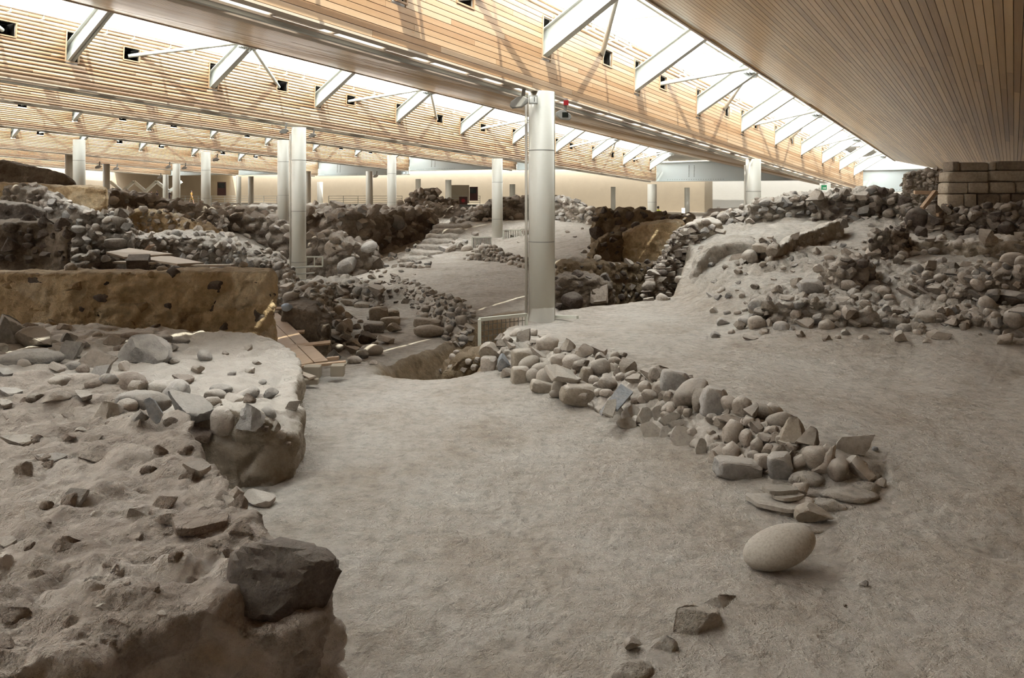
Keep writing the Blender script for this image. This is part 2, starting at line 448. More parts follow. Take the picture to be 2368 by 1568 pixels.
BAYNAMES = ['nearest right', 'overhead', 'central', 'second', 'third', 'fourth', 'fifth', 'sixth', 'seventh', 'last']
for i in range(len(BAYS) - 1):
    v, zl = BAYS[i]; v2, z2 = BAYS[i + 1]
    ve, ze = v2 - 2.1, z2 + 2.16            # far edge of this bay's soffit
    vs = v + 1.02                            # soffit starts behind the slotted ledge
    # closed roof deck with ends
    deck = MB()
    def slab(a, b, th=.12):
        (va, za), (vb, zb) = a, b
        deck.raw([(T0,va,za),(T1,va,za),(T1,vb,zb),(T0,vb,zb),(T0,va,za+th),(T1,va,za+th),(T1,vb,zb+th),(T0,vb,zb+th)],
                 [(0,3,2,1),(4,5,6,7),(0,1,5,4),(1,2,6,5),(2,3,7,6),(3,0,4,7)])
    dv0 = v + (1.62 if i >= 1 else .1)
    slab((dv0, zl + FH + .25), (ve, ze + .38))
    sl = math.atan2(ze - zl, ve - vs)
    k0 = v - .02
    top = deck.build('ceiling', M['roofout']); top.matrix_world = RM; top['kind'] = 'structure'
    # backing sheet above the soffit planks
    bk = MB()
    off = .10
    vb0 = vs if i != 1 else .9
    zb0 = zl + (vb0 - vs) * (ze - zl) / (ve - vs)
    bk.raw([(T0,vb0,zb0+off),(T1,vb0,zb0+off),(T1,ve,ze+off),(T0,ve,ze+off),(T0,vb0,zb0+off+.05),(T1,vb0,zb0+off+.05),(T1,ve,ze+off+.05),(T0,ve,ze+off+.05)],
           [(0,3,2,1),(4,5,6,7),(0,1,5,4),(1,2,6,5),(2,3,7,6),(3,0,4,7)])
    bk.build('soffit_backing', M['dark'], top)
    # soffit planks
    pw = .14
    L = math.hypot(ve - vs, ze - zl); n = int(L / pw)
    far = i >= 3
    allb = []; cnt = 0
    if i == 1:
        seg = [(-4, 8.2), (8.2, 20.6), (20.6, 33), (33, 47), (47, T1)]
    else:
        seg = [(T0, 0), (0, 14), (14, 28), (28, 45), (45, T1)]
    if not far or i < 5:
        step = 1
        for r in range(0, n):
            c = (r + .5) * pw
            vc, zc = vs + (ve - vs) * c / L, zl + (ze - zl) * c / L
            sh = (r * 2.37) % 5 - 2.5
            for si, (a, b) in enumerate(seg):
                a2 = a if si == 0 else a + sh; b2 = b if si == len(seg) - 1 else b + sh
                lo, hi = (a2 + .004, vc - pw / 2 + .006, zc - .012), (b2 - .004, vc + pw / 2 - .006, zc + .012)
                if i == 1 and vc > -.9 and cnt < 290:
                    put_plank(SPLANK, top, lo, hi, sl); cnt += 1
                else: allb.append((lo, hi))
            if i == 1: allb.append(((T0, vc - pw / 2 + .006, zc - .012), (-4, vc + pw / 2 - .006, zc + .012)))
    else:
        allb.append(((T0, vs, (zl+ze)/2 - .012), (T1, ve, (zl+ze)/2 + .012)))
        allb = []
        b_ = MB(); b_.raw([(T0,vs,zl),(T1,vs,zl),(T1,ve,ze),(T0,ve,ze),(T0,vs,zl+.03),(T1,vs,zl+.03),(T1,ve,ze+.03),(T0,ve,ze+.03)],
           [(0,3,2,1),(4,5,6,7),(0,1,5,4),(1,2,6,5),(2,3,7,6),(3,0,4,7)])
        b_.build('soffit_panel', M['soffit'], top)
    if allb: boxes_mesh('soffit_planking', allb, M['soffit'], top, sl)
    # edge board of the soffit
    MB().box((T0, ve - .02, ze - .06), (T1, ve + .05, ze + .42)).build('edge_board', M['fascia'], top)
    if i: MB().box((T0, ve + .05, ze + .40), (T1, ve + .34, ze + .46)).build('sun_blocker', M['steel'], top)  # added strip that narrows the skylight to a thin sliver of sun
    # ledge under the face: boards with daylight slots between them
    for a, b, dz in ((-.03, .17, 0), (.42, .57, .0), (.82, 1.0, .0)):
        MB().box((T0, v + a, zl - .05 + dz), (T1, v + b, zl - .01 + dz)).build('ledge_board', M['fascia'], top)
    MB().raw([(T0,v+1.0,zl-.03),(T1,v+1.0,zl-.03),(T1,v+1.6,zl+FH+.3),(T0,v+1.6,zl+FH+.3),(T0,v+1.02,zl-.03),(T1,v+1.02,zl-.03),(T1,v+1.62,zl+FH+.3),(T0,v+1.62,zl+FH+.3)],[(0,3,2,1),(4,5,6,7),(0,1,5,4),(1,2,6,5),(2,3,7,6),(3,0,4,7)]).build('slot_reflector', M['whiteplaster'], top)  # white sheet added to reflect sky light out through the ledge slots
    br = []
    for k in range(int((T1 - T0) / 1.3)):
        t = T0 + 1.3 * k
        w_ = .06 + .5 * ((k * 7919) % 13 == 0)
        br.append(((t, v, zl), (t + w_, v + 1.0, zl + .05)))
    for k in range(int((T1 - T0) / 2.6)):
        t = T0 + 2.6 * k
        br.append(((t, v + .15, zl - .0), (t + .3 + (k * 37 % 10) * .08, v + .44, zl + .03))); br.append(((t + .9, v + .55, zl - .0), (t + 1.3 + (k * 53 % 10) * .10, v + .84, zl + .03)))
    boxes_mesh('ledge_bearers', br, M['fascia'], top)
    MB().box((T0, v + .45, zl - .11), (T1, v + .53, zl - .05)).build('cable_tray', M['rail'], top)
    # planked face
    ops = openings(i) if i in RAFT else []
    rows = 18; rh = FH / rows
    parts_ok = (i == 2); cnt = 0; jb = []
    for r in range(rows):
        z0, z1 = zl + r * rh, zl + (r + 1) * rh
        if i == 2: brk = [T0, 4] + [10 + 5.3 * k + ((r * 1.9) % 4.6) for k in range(10)] + [T1]
        elif i <= 5: brk = [T0] + [T0 + 4.5 * k + ((r * 1.7) % 4) for k in range(1, 21)] + [T1]
        else: brk = [T0, T1]
        brk = sorted(x for x in brk if x <= T1)
        for a, b in zip(brk[:-1], brk[1:]):
            for s, e in cut_row(a, b, z0, z1, ops):
                lo, hi = (s + .003, v - .015, z0 + .006), (e - .003, v + .012, z1 - .006)
                if parts_ok and b > 5 and cnt < 298: put_plank(PLANK, top, lo, hi); cnt += 1
                else: jb.append((lo, hi))
    boxes_mesh('face_planking', jb, M['pine'], top)
    # backing of the face with near-black boxes painted as shade inside the cut-outs
    bk = []
    segs_z = [(zl, zl + .80), (zl + 1.72, zl + FH)]
    for z0, z1 in segs_z: bk.append(((T0, v + .02, z0), (T1, v + .05, z1)))
    rz = [(zl + .80, zl + 1.22), (zl + 1.22, zl + 1.62), (zl + 1.62, zl + 1.72)]
    for z0, z1 in rz:
        for s, e in cut_row(T0, T1, z0, z1, ops): bk.append(((s, v + .02, z0), (e, v + .05, z1)))
    boxes_mesh('face_backing', bk, M['roofout'], top)
    if ops:
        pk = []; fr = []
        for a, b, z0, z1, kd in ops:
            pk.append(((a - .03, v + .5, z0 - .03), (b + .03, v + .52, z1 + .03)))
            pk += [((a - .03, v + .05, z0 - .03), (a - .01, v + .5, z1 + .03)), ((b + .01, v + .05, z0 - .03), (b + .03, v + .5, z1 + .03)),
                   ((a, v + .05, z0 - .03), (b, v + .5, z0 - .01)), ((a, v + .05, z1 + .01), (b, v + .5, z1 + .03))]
        boxes_mesh('pocket_shade', pk, M['dark'], top)
        if i <= 4:
            c2 = 0
            for a, b, z0, z1, kd in ops:
                if a < -8: continue
                f_ = MB(); w = .035
                f_.box((a - w, v - .035, z0 - w), (b + w, v + .0, z0)); f_.box((a - w, v - .035, z1), (b + w, v + .0, z1 + w))
                f_.box((a - w, v - .035, z0), (a, v + .0, z1)); f_.box((b, v - .035, z0), (b + w, v + .0, z1))
                f_.build('opening_frame', M['pine'], top)
    # end cap of the box beam
    MB().raw([(T1,v,zl-.02),(T1,v,zl+FH+.3),(T1,ve,ze+.45),(T1,ve,ze)], [(0,1,2,3)]).build('beam_end', M['pine'], top)

# skylight trusses: rafters, tubes, glazing in the slot before each face
def rafter_mesh():
    b = MB(); dep = .62; v0, v1 = .30, -2.12; z0 = .84 - .3 * .63; z1 = z0 + (v0 - v1) * .63
    def para(x0, x1, lo0, hi0, lo1, hi1, a=v0, c=v1):
        b.raw([(x0,a,lo0),(x1,a,lo0),(x1,c,lo1),(x0,c,lo1),(x0,a,hi0),(x1,a,hi0),(x1,c,hi1),(x0,c,hi1)],
              [(0,3,2,1),(4,5,6,7),(0,1,5,4),(1,2,6,5),(2,3,7,6),(3,0,4,7)])
    para(-.012, .012, z0, z0 + dep, z1, z1 + dep)
    para(-.11, .11, z0, z0 + .03, z1, z1 + .03)
    para(-.11, .11, z0 + dep, z0 + dep + .03, z1 + dep, z1 + dep + .03)
    return b
rb = rafter_mesh()
RAFTER = bpy.data.meshes.new('rafter'); RAFTER.from_pydata(rb.v, [], rb.f); RAFTER.materials.append(M['steel']); RAFTER.update()
tb = MB().tube((0, 0, 0), (1, 0, 0), 1, 14); TUBE = bpy.data.meshes.new('tube'); TUBE.from_pydata(tb.v, [], tb.f); TUBE.materials.append(M['steel'])
TUBE.polygons.foreach_set('use_smooth', [len(p.vertices) == 4 for p in TUBE.polygons]); TUBE.update()
def put_tube(parent, a, b, r, name='brace_tube'):
    a = Vector(a); b = Vector(b); o = bpy.data.objects.new(name, TUBE)
    q = (b - a).to_track_quat('X', 'Z'); o.rotation_mode = 'QUATERNION'; o.rotation_quaternion = q
    o.location = a; o.scale = ((b - a).length, r, r); return link(o, parent)
bolt = MB()
for k in range(4):
    for s in (-1, 1): bolt.tube((.02, s * .05 , -.10 + k * .07), (-.03, s * .05, -.10 + k * .07), .018, 8)
BOLTS = bpy.data.meshes.new('bolts'); BOLTS.from_pydata(bolt.v, [], bolt.f); BOLTS.materials.append(M['joint']); BOLTS.update()
TR_LAB = {1: 'white steel rafters and tubes of the skylight behind the camera side of the overhead ceiling',
          2: 'white steel rafters and tubes in the wide bright skylight at upper right',
          3: 'white steel rafters and tubes in the skylight across the upper left',
          4: 'row of small white rafters under the third roof beam',
          5: 'row of short white rafters under the fourth roof beam from the front',
          6: 'faint row of rafter ends under the fifth roof beam',
          7: 'distant rafter ends under the sixth roof beam',
          8: 'most distant rafter ends near the far wall'}
for i in range(1, 9):
    v, zl = BAYS[i]; t0, dt = RAFT[i]
    tr = empty('skylight_truss', M=RM); tag(tr, TR_LAB[i], 'roof truss', 'skylight trusses between the roof beams')
    k = -9
    while t0 + k * dt < T1 - .3:
        t = t0 + k * dt
        if t > (-20 if i > 1 else -6):
            o = bpy.data.objects.new('rafter', RAFTER); o.location = (t, v, zl); link(o, tr)
            if k % 2 == (0 if i % 2 == 0 else 1) and i < 7:
                for s in (-1, 1):
                    if t + s * BR < T1 - .6:
                        put_tube(tr, (t + s * .18, v - 1.75, zl + 2.28), (t + s * BR, v + .18, zl + 1.38), .065)
                if i in (2, 3):
                    g = MB().box((t - .30, v - 1.98, zl + 2.10), (t + .30, v - 1.62, zl + 2.13))
                    g.box((t - .025, v - 2.0, zl + 1.98), (t + .025, v - 1.5, zl + 2.5))
                    g.build('gusset_plate', M['girder'], tr)
                    for s in (-.2, .2):
                        o = bpy.data.objects.new('bolt_group', BOLTS); o.location = (t + s, v - 1.8, zl + 2.10); o.rotation_euler = (0, math.pi / 2, 0); o['kind'] = 'stuff'; link(o, tr)
        k += 1
    put_tube(tr, (T0, v - 1.45, zl + 2.02 + .45), (T1, v - 1.45, zl + 2.02 + .45), .05, 'purlin_tube')
    put_tube(tr, (T0, v - .22, zl + FH - .12), (T1, v - .22, zl + FH - .12), .014, 'actuator_rod')
    put_tube(tr, (T0, v - .12, zl + FH + .04), (T1, v - .12, zl + FH + .04), .02, 'actuator_rod')
    # glazing: frames that lean, panes between
    gf = []; gp = MB(); act = MB()
    t = t0 - 9 * dt
    while t < T1:
        if t > T0:
            for q in (0, .5):
                tt = t + q * dt
                gf.append(((tt - .04, v - 2.1, zl + 2.95), (tt + .04, v + .25, zl + 3.03)))
            for q in (.18, .36, .62, .80):
                tt = t + q * dt
                act.box((tt - .015, v - .30, zl + FH - .28), (tt + .015, v - .05, zl + FH - .25)); act.bar((tt, v - .25, zl + FH - .28), (tt + .12, v - .1, zl + FH + .1), .02, .02)
                act.tube((tt - .05, v - .2, zl + FH - .1), (tt + .05, v - .2, zl + FH - .1), .035, 8)
        t += dt
    if i in (2, 3):
        for q in gf:
            MB().box(*q).build('glazing_bar', M['louvre'], tr)
        act.build('window_actuators', M['rail'], tr)['kind'] = 'stuff'
    else:
        boxes_mesh('glazing_bars', gf, M['louvre'], tr)
    MB().box((T0, v - 2.1, zl + 3.0), (T1, v + .2, zl + 3.012)).build('glass_pane', M['glass'], tr)
    MB().box((T0, v - .02, zl + FH), (T1, v + .06, zl + FH + .06)).build('sill', M['steel'], tr)
    # portal over the slot so that the daylight is sampled well
    ld = bpy.data.lights.new('daylight_portal', 'AREA'); ld.shape = 'RECTANGLE'; ld.size = T1 - T0; ld.size_y = 4.0
    ld.cycles.is_portal = True
    lo = bpy.data.objects.new('daylight_portal', ld); lo.parent = tr; lo.location = ((T0 + T1) / 2, v - .25, zl + 3.15); COL.objects.link(lo)

# ---------------------------------------------------------------- building shell: end girders, plaster walls
def rp(t, v, z): return RM @ Vector((t, v, z))
def plan(t, v, z=0): return Vector((UX * t - UY * v, UY * t + UX * v, z))
def wall_box(name, a, b, th, z0, z1, mat, kind='structure'):
    """upright wall between plan points a and b"""
    a = Vector(a); b = Vector(b); d = (b - a).normalized(); n = Vector((-d.y, d.x, 0)) * th
    mb = MB().raw([(a.x,a.y,z0),(b.x,b.y,z0),(b.x+n.x,b.y+n.y,z0),(a.x+n.x,a.y+n.y,z0),(a.x,a.y,z1),(b.x,b.y,z1),(b.x+n.x,b.y+n.y,z1),(a.x+n.x,a.y+n.y,z1)],
        [(0,3,2,1),(4,5,6,7),(0,1,5,4),(1,2,6,5),(2,3,7,6),(3,0,4,7)])
    o = mb.build(name, mat)
    if kind: o['kind'] = kind
    return o
TE = 84.0
wall_box('wall_right', plan(TE, -40), plan(TE, 104), .4, -4, 12, M['lightplaster'])
wall_box('wall_far', plan(T0 - 2, 104), plan(TE, 104), .4, -4, 14, M['lightplaster'])
wall_box('wall_left', plan(T0 + .3, -30), plan(T0 + .3, 104), .4, -4, 14, M['lightplaster'])
wall_box('wall_near', plan(T0 - 1, -24), plan(TE, -24), .4, -4, 14, M['lightplaster'])
# low roof over the strip beyond the girders, with a light well between
def flat_roof(t0, t1, z, name='ceiling'):
    mb = MB()
    p = [plan(t0, -26), plan(t1, -26), plan(t1, 105), plan(t0, 105)]
    mb.raw([(q.x, q.y, z) for q in p] + [(q.x, q.y, z + .3) for q in p], [(0,3,2,1),(4,5,6,7),(0,1,5,4),(1,2,6,5),(2,3,7,6),(3,0,4,7)])
    o = mb.build(name, M['whiteplaster']); o['kind'] = 'structure'
flat_roof(63.0, 82.3, 6.6)
ld = bpy.data.lights.new('daylight_portal', 'AREA'); ld.shape = 'RECTANGLE'; ld.size = 1.8; ld.size_y = 130
ld.cycles.is_portal = True
lo = bpy.data.objects.new('daylight_portal', ld); lo.location = plan(83.1, 40, 6.7); lo.rotation_euler = (0, 0, math.atan2(UY, UX)); COL.objects.link(lo)
GL = ['pale grey steel girder closing the bay beside the ashlar wall', 'pale grey steel girder at the right end of the central bay',
      'pale grey steel girder ending the third bay', 'grey steel girder ending the fourth bay', 'distant grey girder ending the fifth bay', 'distant grey girder ending the sixth bay', 'distant grey girder ending the last bay']
for i in range(1, 8):
    v, zl = BAYS[i]; v2, z2 = BAYS[i + 1]
    g = empty('end_girder', M=RM); tag(g, GL[i - 1], 'girder', 'girders across the ends of the bays')
    zt = z2 + 1.5; zb = z2 + .02; t = T1 + .1
    MB().box((t, v + .1, zb), (t + .03, v2, zt)).build('web', M['girder'], g)
    MB().box((t - .2, v + .1, zt), (t + .25, v2, zt + .06)).build('top_flange', M['girder'], g)
    MB().box((t - .2, v + .1, zb - .05), (t + .25, v2, zb)).build('bottom_flange', M['girder'], g)
    b = MB()
    for s in (-.22, .22):
        for k in range(8): b.tube((t - .03, v2 - 3.0 + s, zb + .35 + k * .12), (t + .02, v2 - 3.0 + s, zb + .35 + k * .12), .035, 6)
    for k in range(24): b.tube((t - .03, v2 - 1 - k * .2, zb + .1), (t + .02, v2 - 1 - k * .2, zb + .1), .025, 6)
    b.build('bolts', M['joint'], g)['kind'] = 'stuff'

# ---------------------------------------------------------------- columns
def roof_low(x, y):
    t = UX * x + UY * y; v = -UY * x + UX * y
    best = min(BAYS, key=lambda b: abs(b[0] - v))
    return CZ + best[1] - t * 107 / 2177.4 - .1
# px, depth, width px, foot z, top row (None: up to the beam), label
COLS = [
 (1252, 18.4, 60, -.3, 'nearest large cream column beside the dry-stone wall'),
 (691, 32.9, 33, -1.4, 'tall cream column with a bright sun arc beside the brown slab wall'),
 (655, 49.7, 26, -1.6, 'cream column just left of the sunlit column'),
 (906, 58.4, 21, -2.0, 'slim cream column left of the earthen steps'),
 (1150, 45.6, 25, -.9, 'cream column right of the steps beside the dark metal screen'),
 (476, 59.8, 21, .5, 'cream column rising from the dusty ridge at left centre'),
 (183, 51.7, 26, 1.5, 'thick cream column behind the tall brown earth mound'),
 (1742, 33.3, 34, .6, 'cream column behind the rubble crest at right centre'),
 (1508, 60.2, 21, -.6, 'cream column beside the yellow vested person'),
 (1908, 46.0, 24, 0, 'cream column with a green sign behind the right rubble crest'),
 (161, 66.0, 19, 1, 'pale column just left of the thick column behind the mound'),
 (246, 73.0, 15, 1, 'thin distant column right of the brown earth block'),
 (408, 71.0, 17, 1, 'thin distant column beside the walking visitor'),
 (383, 84.0, 12, 1, 'thinnest distant column beside the standing visitors'),
 (552, 92.0, 11, .8, 'faint distant column before the far railing'),
 (580, 88.0, 12.5, .8, 'distant column before the dark doorway railing'),
 (712, 80.0, 14, .6, 'distant column half hidden by the sunlit column'),
 (740, 88.0, 13, .6, 'distant column before the beige far wall'),
 (854, 70.0, 16, .3, 'distant column with spotlights near its head'),
 (967, 84.0, 12, .3, 'pale distant column left of the ruined gable'),
 (1037, 82.0, 14, .3, 'distant column right of the ruined gable'),
 (1185, 82.0, 13, .3, 'distant column right of the steps column'),
 (1418, 78.0, 11, .3, 'thin far column against the beige end wall'),
 (1589, 74.0, 12, .3, 'thin far column against the white end wall'),
]
COLTOP = {12: 383, 11: 383, 13: 408, 14: 412, 15: 412, 16: 400, 17: 425, 10: 362, 18: 400, 19: 418, 20: 420, 21: 430, 22: 436, 23: 438, 9: 428, 4: 371, 6: 327, 5: 356, 3: 363, 2: 328, 8: 430, 7: 372, 1: 299, 0: 217}
for k, (px, d, w, zf, lab) in enumerate(COLS):
    p = P(px, d, z=0); r = w * d / F / 2
    ztop = P(px, d, py=COLTOP[k] - 4).z
    c = empty('round_column', (p.x, p.y, zf)); tag(c, lab, 'column', 'cream columns carrying the roof beams')
    hh = ztop - zf
    MB().tube((0, 0, 0), (0, 0, hh), r, 48 if k < 10 else 24).build('shaft', M['column'], c, smooth=True)
    j = MB()
    zz = hh - 1.35
    nj = 0
    while zz > .3 and nj < 3:
        j.tube((0, 0, zz - .008), (0, 0, zz + .008), r + .003, 40, cap=False); zz -= 2.1; nj += 1
    if d < 62: j.build('joint_ring', M['joint'], c)
    if k in (0, 7, 1, 9):
        s = -1
        MB().tube((s * (r + .05), -.02, 0), (s * (r + .05), -.02, hh - .25), .035, 12).build('conduit', M['pipe'], c, smooth=True)
        MB().box((s * .2 * r - .01, -r - .006, 0), (s * .2 * r + .0, -r + .01, hh)).build('seam', M['pipe'], c) if False else None
    if k == 0:
        MB().box((-.02 + r - .03, -.04, 0), (r + .012, -.015, hh)).build('seam_strip', M['column'], c)
# ---------------------------------------------------------------- the ground
# control points: photo column, depth, height
GP = [(-900,2,0),(-200,3,0),(600,3,0),(1184,3,0),(1700,3,0),(2400,3,0),(3300,2,0),
 (-900,7,0),(200,7,0),(800,6,0),(1500,6,0),(2200,5,0),(3200,6,.1),(1184,1.5,0),(0,1.5,0),(2400,1.5,0),
 (-600,12,0),(200,12,0),(700,9,0),(1000,9,0),(1400,9,0),(1900,8,.02),(2300,8,.03),(700,13,0),(1000,13,-.02),(1300,12,0),(2100,9,.05),
 (300,16,-.3),(0,20,.3),(-500,20,.5),(500,17,-.3),
 (1120,15.0,.0),(1180,17,.0),
 (760,17,-.35),(860,19.5,-.35),(900,21,-.42),(980,20,-.42),(820,24,-.45),(900,26,-.35),(760,27,-.5),(700,30,-.9),(640,27,-.9),
 (560,24,-.2),(420,24,.5),(250,24,.9),(0,26,1.2),(-400,28,1.5),
 (1000,24,-.1),(1100,23.5,.08),(1200,23.5,.1),(1150,27,.12),(1050,29,.12),(950,31,.05),(900,35,-.1),(1000,38,.0),(1090,37,.1),
 (850,38,-.6),(760,40,-.9),(690,40,-1.0),(655,49,-.9),(906,56,-.9),(980,42,.15),(1030,46,.8),(1080,50,1.45),(1160,52,1.4),(1150,44,.3),
 (1250,40,.9),(1350,36,.85),(1340,28,.38),(1400,32,.6),(1280,48,1.3),
 (1290,21.5,.12),(1450,21,.38),(1560,21,.45),(1300,19.5,.15),(1252,18.4,.2),
 (1450,40,1.2),(1560,34,1.6),(1508,60,1.2),(1700,34,2.1),(1900,34,2.4),(2200,30,2.6),(2500,30,2.6),(1700,60,1.2),(2300,60,1.5),
 (476,60,1.35),(400,55,1.5),(183,52,2.6),(0,50,3.0),(-400,50,3.0),(300,46,1.8),(450,42,.8),(350,38,.4),(560,50,.6),
 (600,70,1.4),(900,70,1.2),(1200,70,1.2),(0,90,1.7),(600,100,1.6),(1200,90,1.2),(1800,80,1.0),(2400,80,1.0),(-800,100,1.6),(3000,90,1.2),(600,125,1.6),(1500,125,1.2),(2600,125,1.2),(-800,60,2.5)]
# the raised street floor right of the low retaining wall, running back to the right-hand ruins
TP = [(1190,15.0,.50),(1300,14.2,.46),(1500,12.6,.46),(1600,11.6,.46),(1700,10.8,.45),(1800,10.0,.42),(1900,9.2,.35),(2010,8.7,.12),(2080,8.4,.05),(2300,8,.04),(2368,10,.1),(3200,8,.1),(2200,12,.2),(3200,14,.4),
 (1250,17,.36),(1252,18.4,.22),(1205,17.6,.26),(1400,19.5,.32),(1560,20.5,.38),(1500,16,.42),(1650,17,.40),(1700,15,.36),(1900,13.5,.25),(2100,13.5,.18),(2368,13.5,.12),
 (1620,19,.62),(1620,21.5,.95),(1680,19,.85),(1680,23,1.55),(1760,18,.75),(1760,21,1.3),(1850,19,1.0),(1850,24,1.7),(2000,17,.8),(2050,20,1.35),(2200,17,.95),(2368,16,.85),(2500,16,.9),(2300,19,1.35),(2368,22,1.6),(2150,24,1.9),(1950,25,1.9),(1720,27,2.0),(1640,25,1.6),(2500,24,1.9),
 (1600,30,1.9),(1600,20,.5),(1700,31,2.2),(2000,30,2.6),(2400,30,2.9),(3200,24,2.0)]
def rbf(pts):
    a = np.array([[(p[0] - 1184) / F * 2.2, math.log(p[1]) * 1.3] for p in pts]); z = np.array([p[2] for p in pts], float)
    n = len(a); K = np.sqrt(((a[:, None] - a[None]) ** 2).sum(-1)); K[np.diag_indices(n)] = -.004
    A = np.zeros((n + 3, n + 3)); A[:n, :n] = K; A[:n, n] = 1; A[:n, n+1:] = a; A[n, :n] = 1; A[n+1:, :n] = a.T
    w = np.linalg.solve(A, np.concatenate([z, [0, 0, 0]]))
    def f(x, y):
        y_ = np.maximum(y, .5)
        q = np.stack([x / y_ * 2.2, np.log(y_) * 1.3], -1)
        out = np.full(len(q), w[n])
        out += q @ w[n+1:]
        for i in range(n):
            out += w[i] * np.sqrt(((q - a[i]) ** 2).sum(-1))
        return out
    return f
gz, tz = rbf(GP), rbf(TP)
def XY(px, d): p = P(px, d, z=0); return (p.x, p.y)
def XZ(px, py, z): d = (CZ - z) * F / (py - HY); return XY(px, d)
# outline of the raised floor: along the top of the retaining wall, then round by the right
TERR = [XY(1175, 16.9), XZ(1160, 790, .45), XZ(1235, 800, .45), XZ(1330, 815, .45), XZ(1420, 840, .45), XZ(1500, 858, .45), XZ(1600, 905, .45),
        XZ(1700, 945, .42), XZ(1800, 990, .4), XZ(1880, 1030, .35), XZ(1940, 1080, .2), XZ(2000, 1105, .1), XZ(2060, 1110, .05), XY(2300, 7.2), XY(3600, 6), XY(3600, 36), XY(1640, 36), XY(1590, 26), XY(1560, 20.6), XY(1400, 20.0), XY(1290, 19.4), XY(1225, 19.0)]
PITA = [XZ(850, 846, -.05), XZ(905, 858, 0), XZ(960, 868, 0), XZ(1040, 869, 0), XZ(1090, 862, 0), XZ(1128, 850, 0), XZ(1128, 812, .2), XY(1168, 16.4), XY(1205, 18.2), XY(1218, 19.2),
        XY(1175, 20.6), XY(1110, 20.6), XY(1060, 19.6), XY(1000, 17.9), XY(940, 17.0), XY(885, 16.1)]
PITB = [XY(1292, 20.3), XY(1400, 20.4), XY(1560, 20.9), XY(1600, 24), XY(1575, 30), XY(1440, 31), XY(1380, 30), XY(1370, 25), XY(1285, 23.4)]
HOLE = [XZ(1985, 1108, 0), XZ(2055, 1100, 0), XZ(2062, 1125, 0), XZ(2040, 1134, 0), XZ(2000, 1125, 0)]
TERR2 = [XY(950, 31), XY(985, 27.5), XY(1022, 24), XY(1058, 21.7), XY(1095, 20.4), XY(1180, 20.4), XY(1290, 21), XY(1290, 30), XY(1100, 38), XY(960, 38)]

LANE = [XY(850, 29), XY(945, 28.6), XY(975, 26.6), XY(1012, 23.6), XY(1045, 21.6), XY(1078, 20.4), XY(1060, 19.6), XY(1000, 17.9), XY(940, 17.0), XY(885, 16.1), XY(820, 16.5), XY(765, 18.5), XY(765, 24), XY(800, 28)]
NC, NR = 620, 780
ang = np.linspace(math.radians(-43), math.radians(43), NC)
dd = np.exp(np.linspace(math.log(1.2), math.log(135), NR))
A, D = np.meshgrid(ang, dd)
X = (np.tan(A) * D).ravel(); Y = D.ravel()
def ground_z(X, Y):
    p = np.stack([X, Y, np.zeros_like(X)], 1)
    wob = fbm(p, .5, 3, 3) * .07
    z0 = gz(X, Y)
    s2 = sdist(X, Y, TERR2); z0 = z0 + smst(s2 + wob, -.15, .15) * .0 - (1 - smst(s2 + wob, -.2, .15)) * 0
    sl_ = sdist(X, Y, LANE) + wob * .6
    z0 = z0 + (-.62 + .05 * fbm(p, .9, 2, 8) - z0) * smst(sl_, -.05, .2)
    zt = tz(X, Y)
    st = sdist(X, Y, TERR) + wob
    k = smst(st, -.34, .02)
    z = z0 * (1 - k) + np.maximum(zt, z0 if False else zt) * k
    sa = sdist(X, Y, PITA) + wob * 1.6
    ka = smst(sa, -.05, 1.0)
    z = z * (1 - ka) + (-1.75 + .25 * fbm(p, .8, 3, 9)) * ka
    sb = sdist(X, Y, PITB) + wob * 1.5
    kb = smst(sb, -.05, .5)
    z = z * (1 - kb) + (-1.2 + .2 * fbm(p, .8, 3, 19)) * kb
    sh = sdist(X, Y, HOLE) + wob * .4
    z = z - smst(sh, 0, .07) * .13
    # fine relief of trodden dust: footprints, clods
    near = np.exp(-Y / 30)
    z = z + .03 * fbm(p, .9, 3, 40)
    f = fbm(p, .16, 4, 50, ridge=True); z = z + .012 * f * near
    w1, w2, _ = worley(p + .04 * fbm(p, .1, 2, 71)[:, None], .22, 77)
    z = z - .016 * smst(.55 - w1, 0, .3) * near * smst(fbm(p, .8, 2, 60), -.1, .4)
    rough = smst(fbm(p, 1.3, 3, 90), .12, .45)
    z = z + .022 * fbm(p, .09, 3, 91) * rough
    hill = smst(zt, .5, .85) * k
    far = smst(Y, 21, 26) * (1 - hill)
    amp = .17 * hill + .05 * far
    z = z + amp * fbm(p, .55, 5, 30, .55)
    w1, w2, cid = worley(p, .34, 120); lump = smst(w2 - w1, 0, .35)
    z = z + .09 * hill * (lump - .6) * smst(fbm(p, 1.5, 2, 33), -.05, .25)
    return z
Z = ground_z(X, Y)
idx = np.arange(NC * NR).reshape(NR, NC)
quads = np.stack([idx[:-1, :-1], idx[:-1, 1:], idx[1:, 1:], idx[1:, :-1]], -1).reshape(-1, 4)
gV = np.stack([X, Y, Z], 1)
PITC1 = PITA[:7] + [XY(1168, 16.4), XY(1205, 18.2), XY(1225, 19.6), XY(1222, 21.4), XY(1110, 21.2), XY(1060, 20.3), XY(1000, 18.9), XY(940, 17.9), XY(870, 16.6)]
w_ = fbm(gV, .7, 4, 5) * .35
pa = np.maximum(smst(sdist(X, Y, PITA) + w_ * .4, 0, .2), smst(sdist(X, Y, PITC1) + w_, -.1, .35) * .8)
pa = np.maximum(pa, smst(sdist(X, Y, PITB) + w_ * .5, -.1, .25))
gm = mesh_np('floor', gV, quads, M['ground'], smooth=True, attr={'pit': pa})
# earth collar of brown soil round the diggings is the same pit earth
floor = bpy.data.objects.new('floor', gm); floor['kind'] = 'structure'; link(floor)

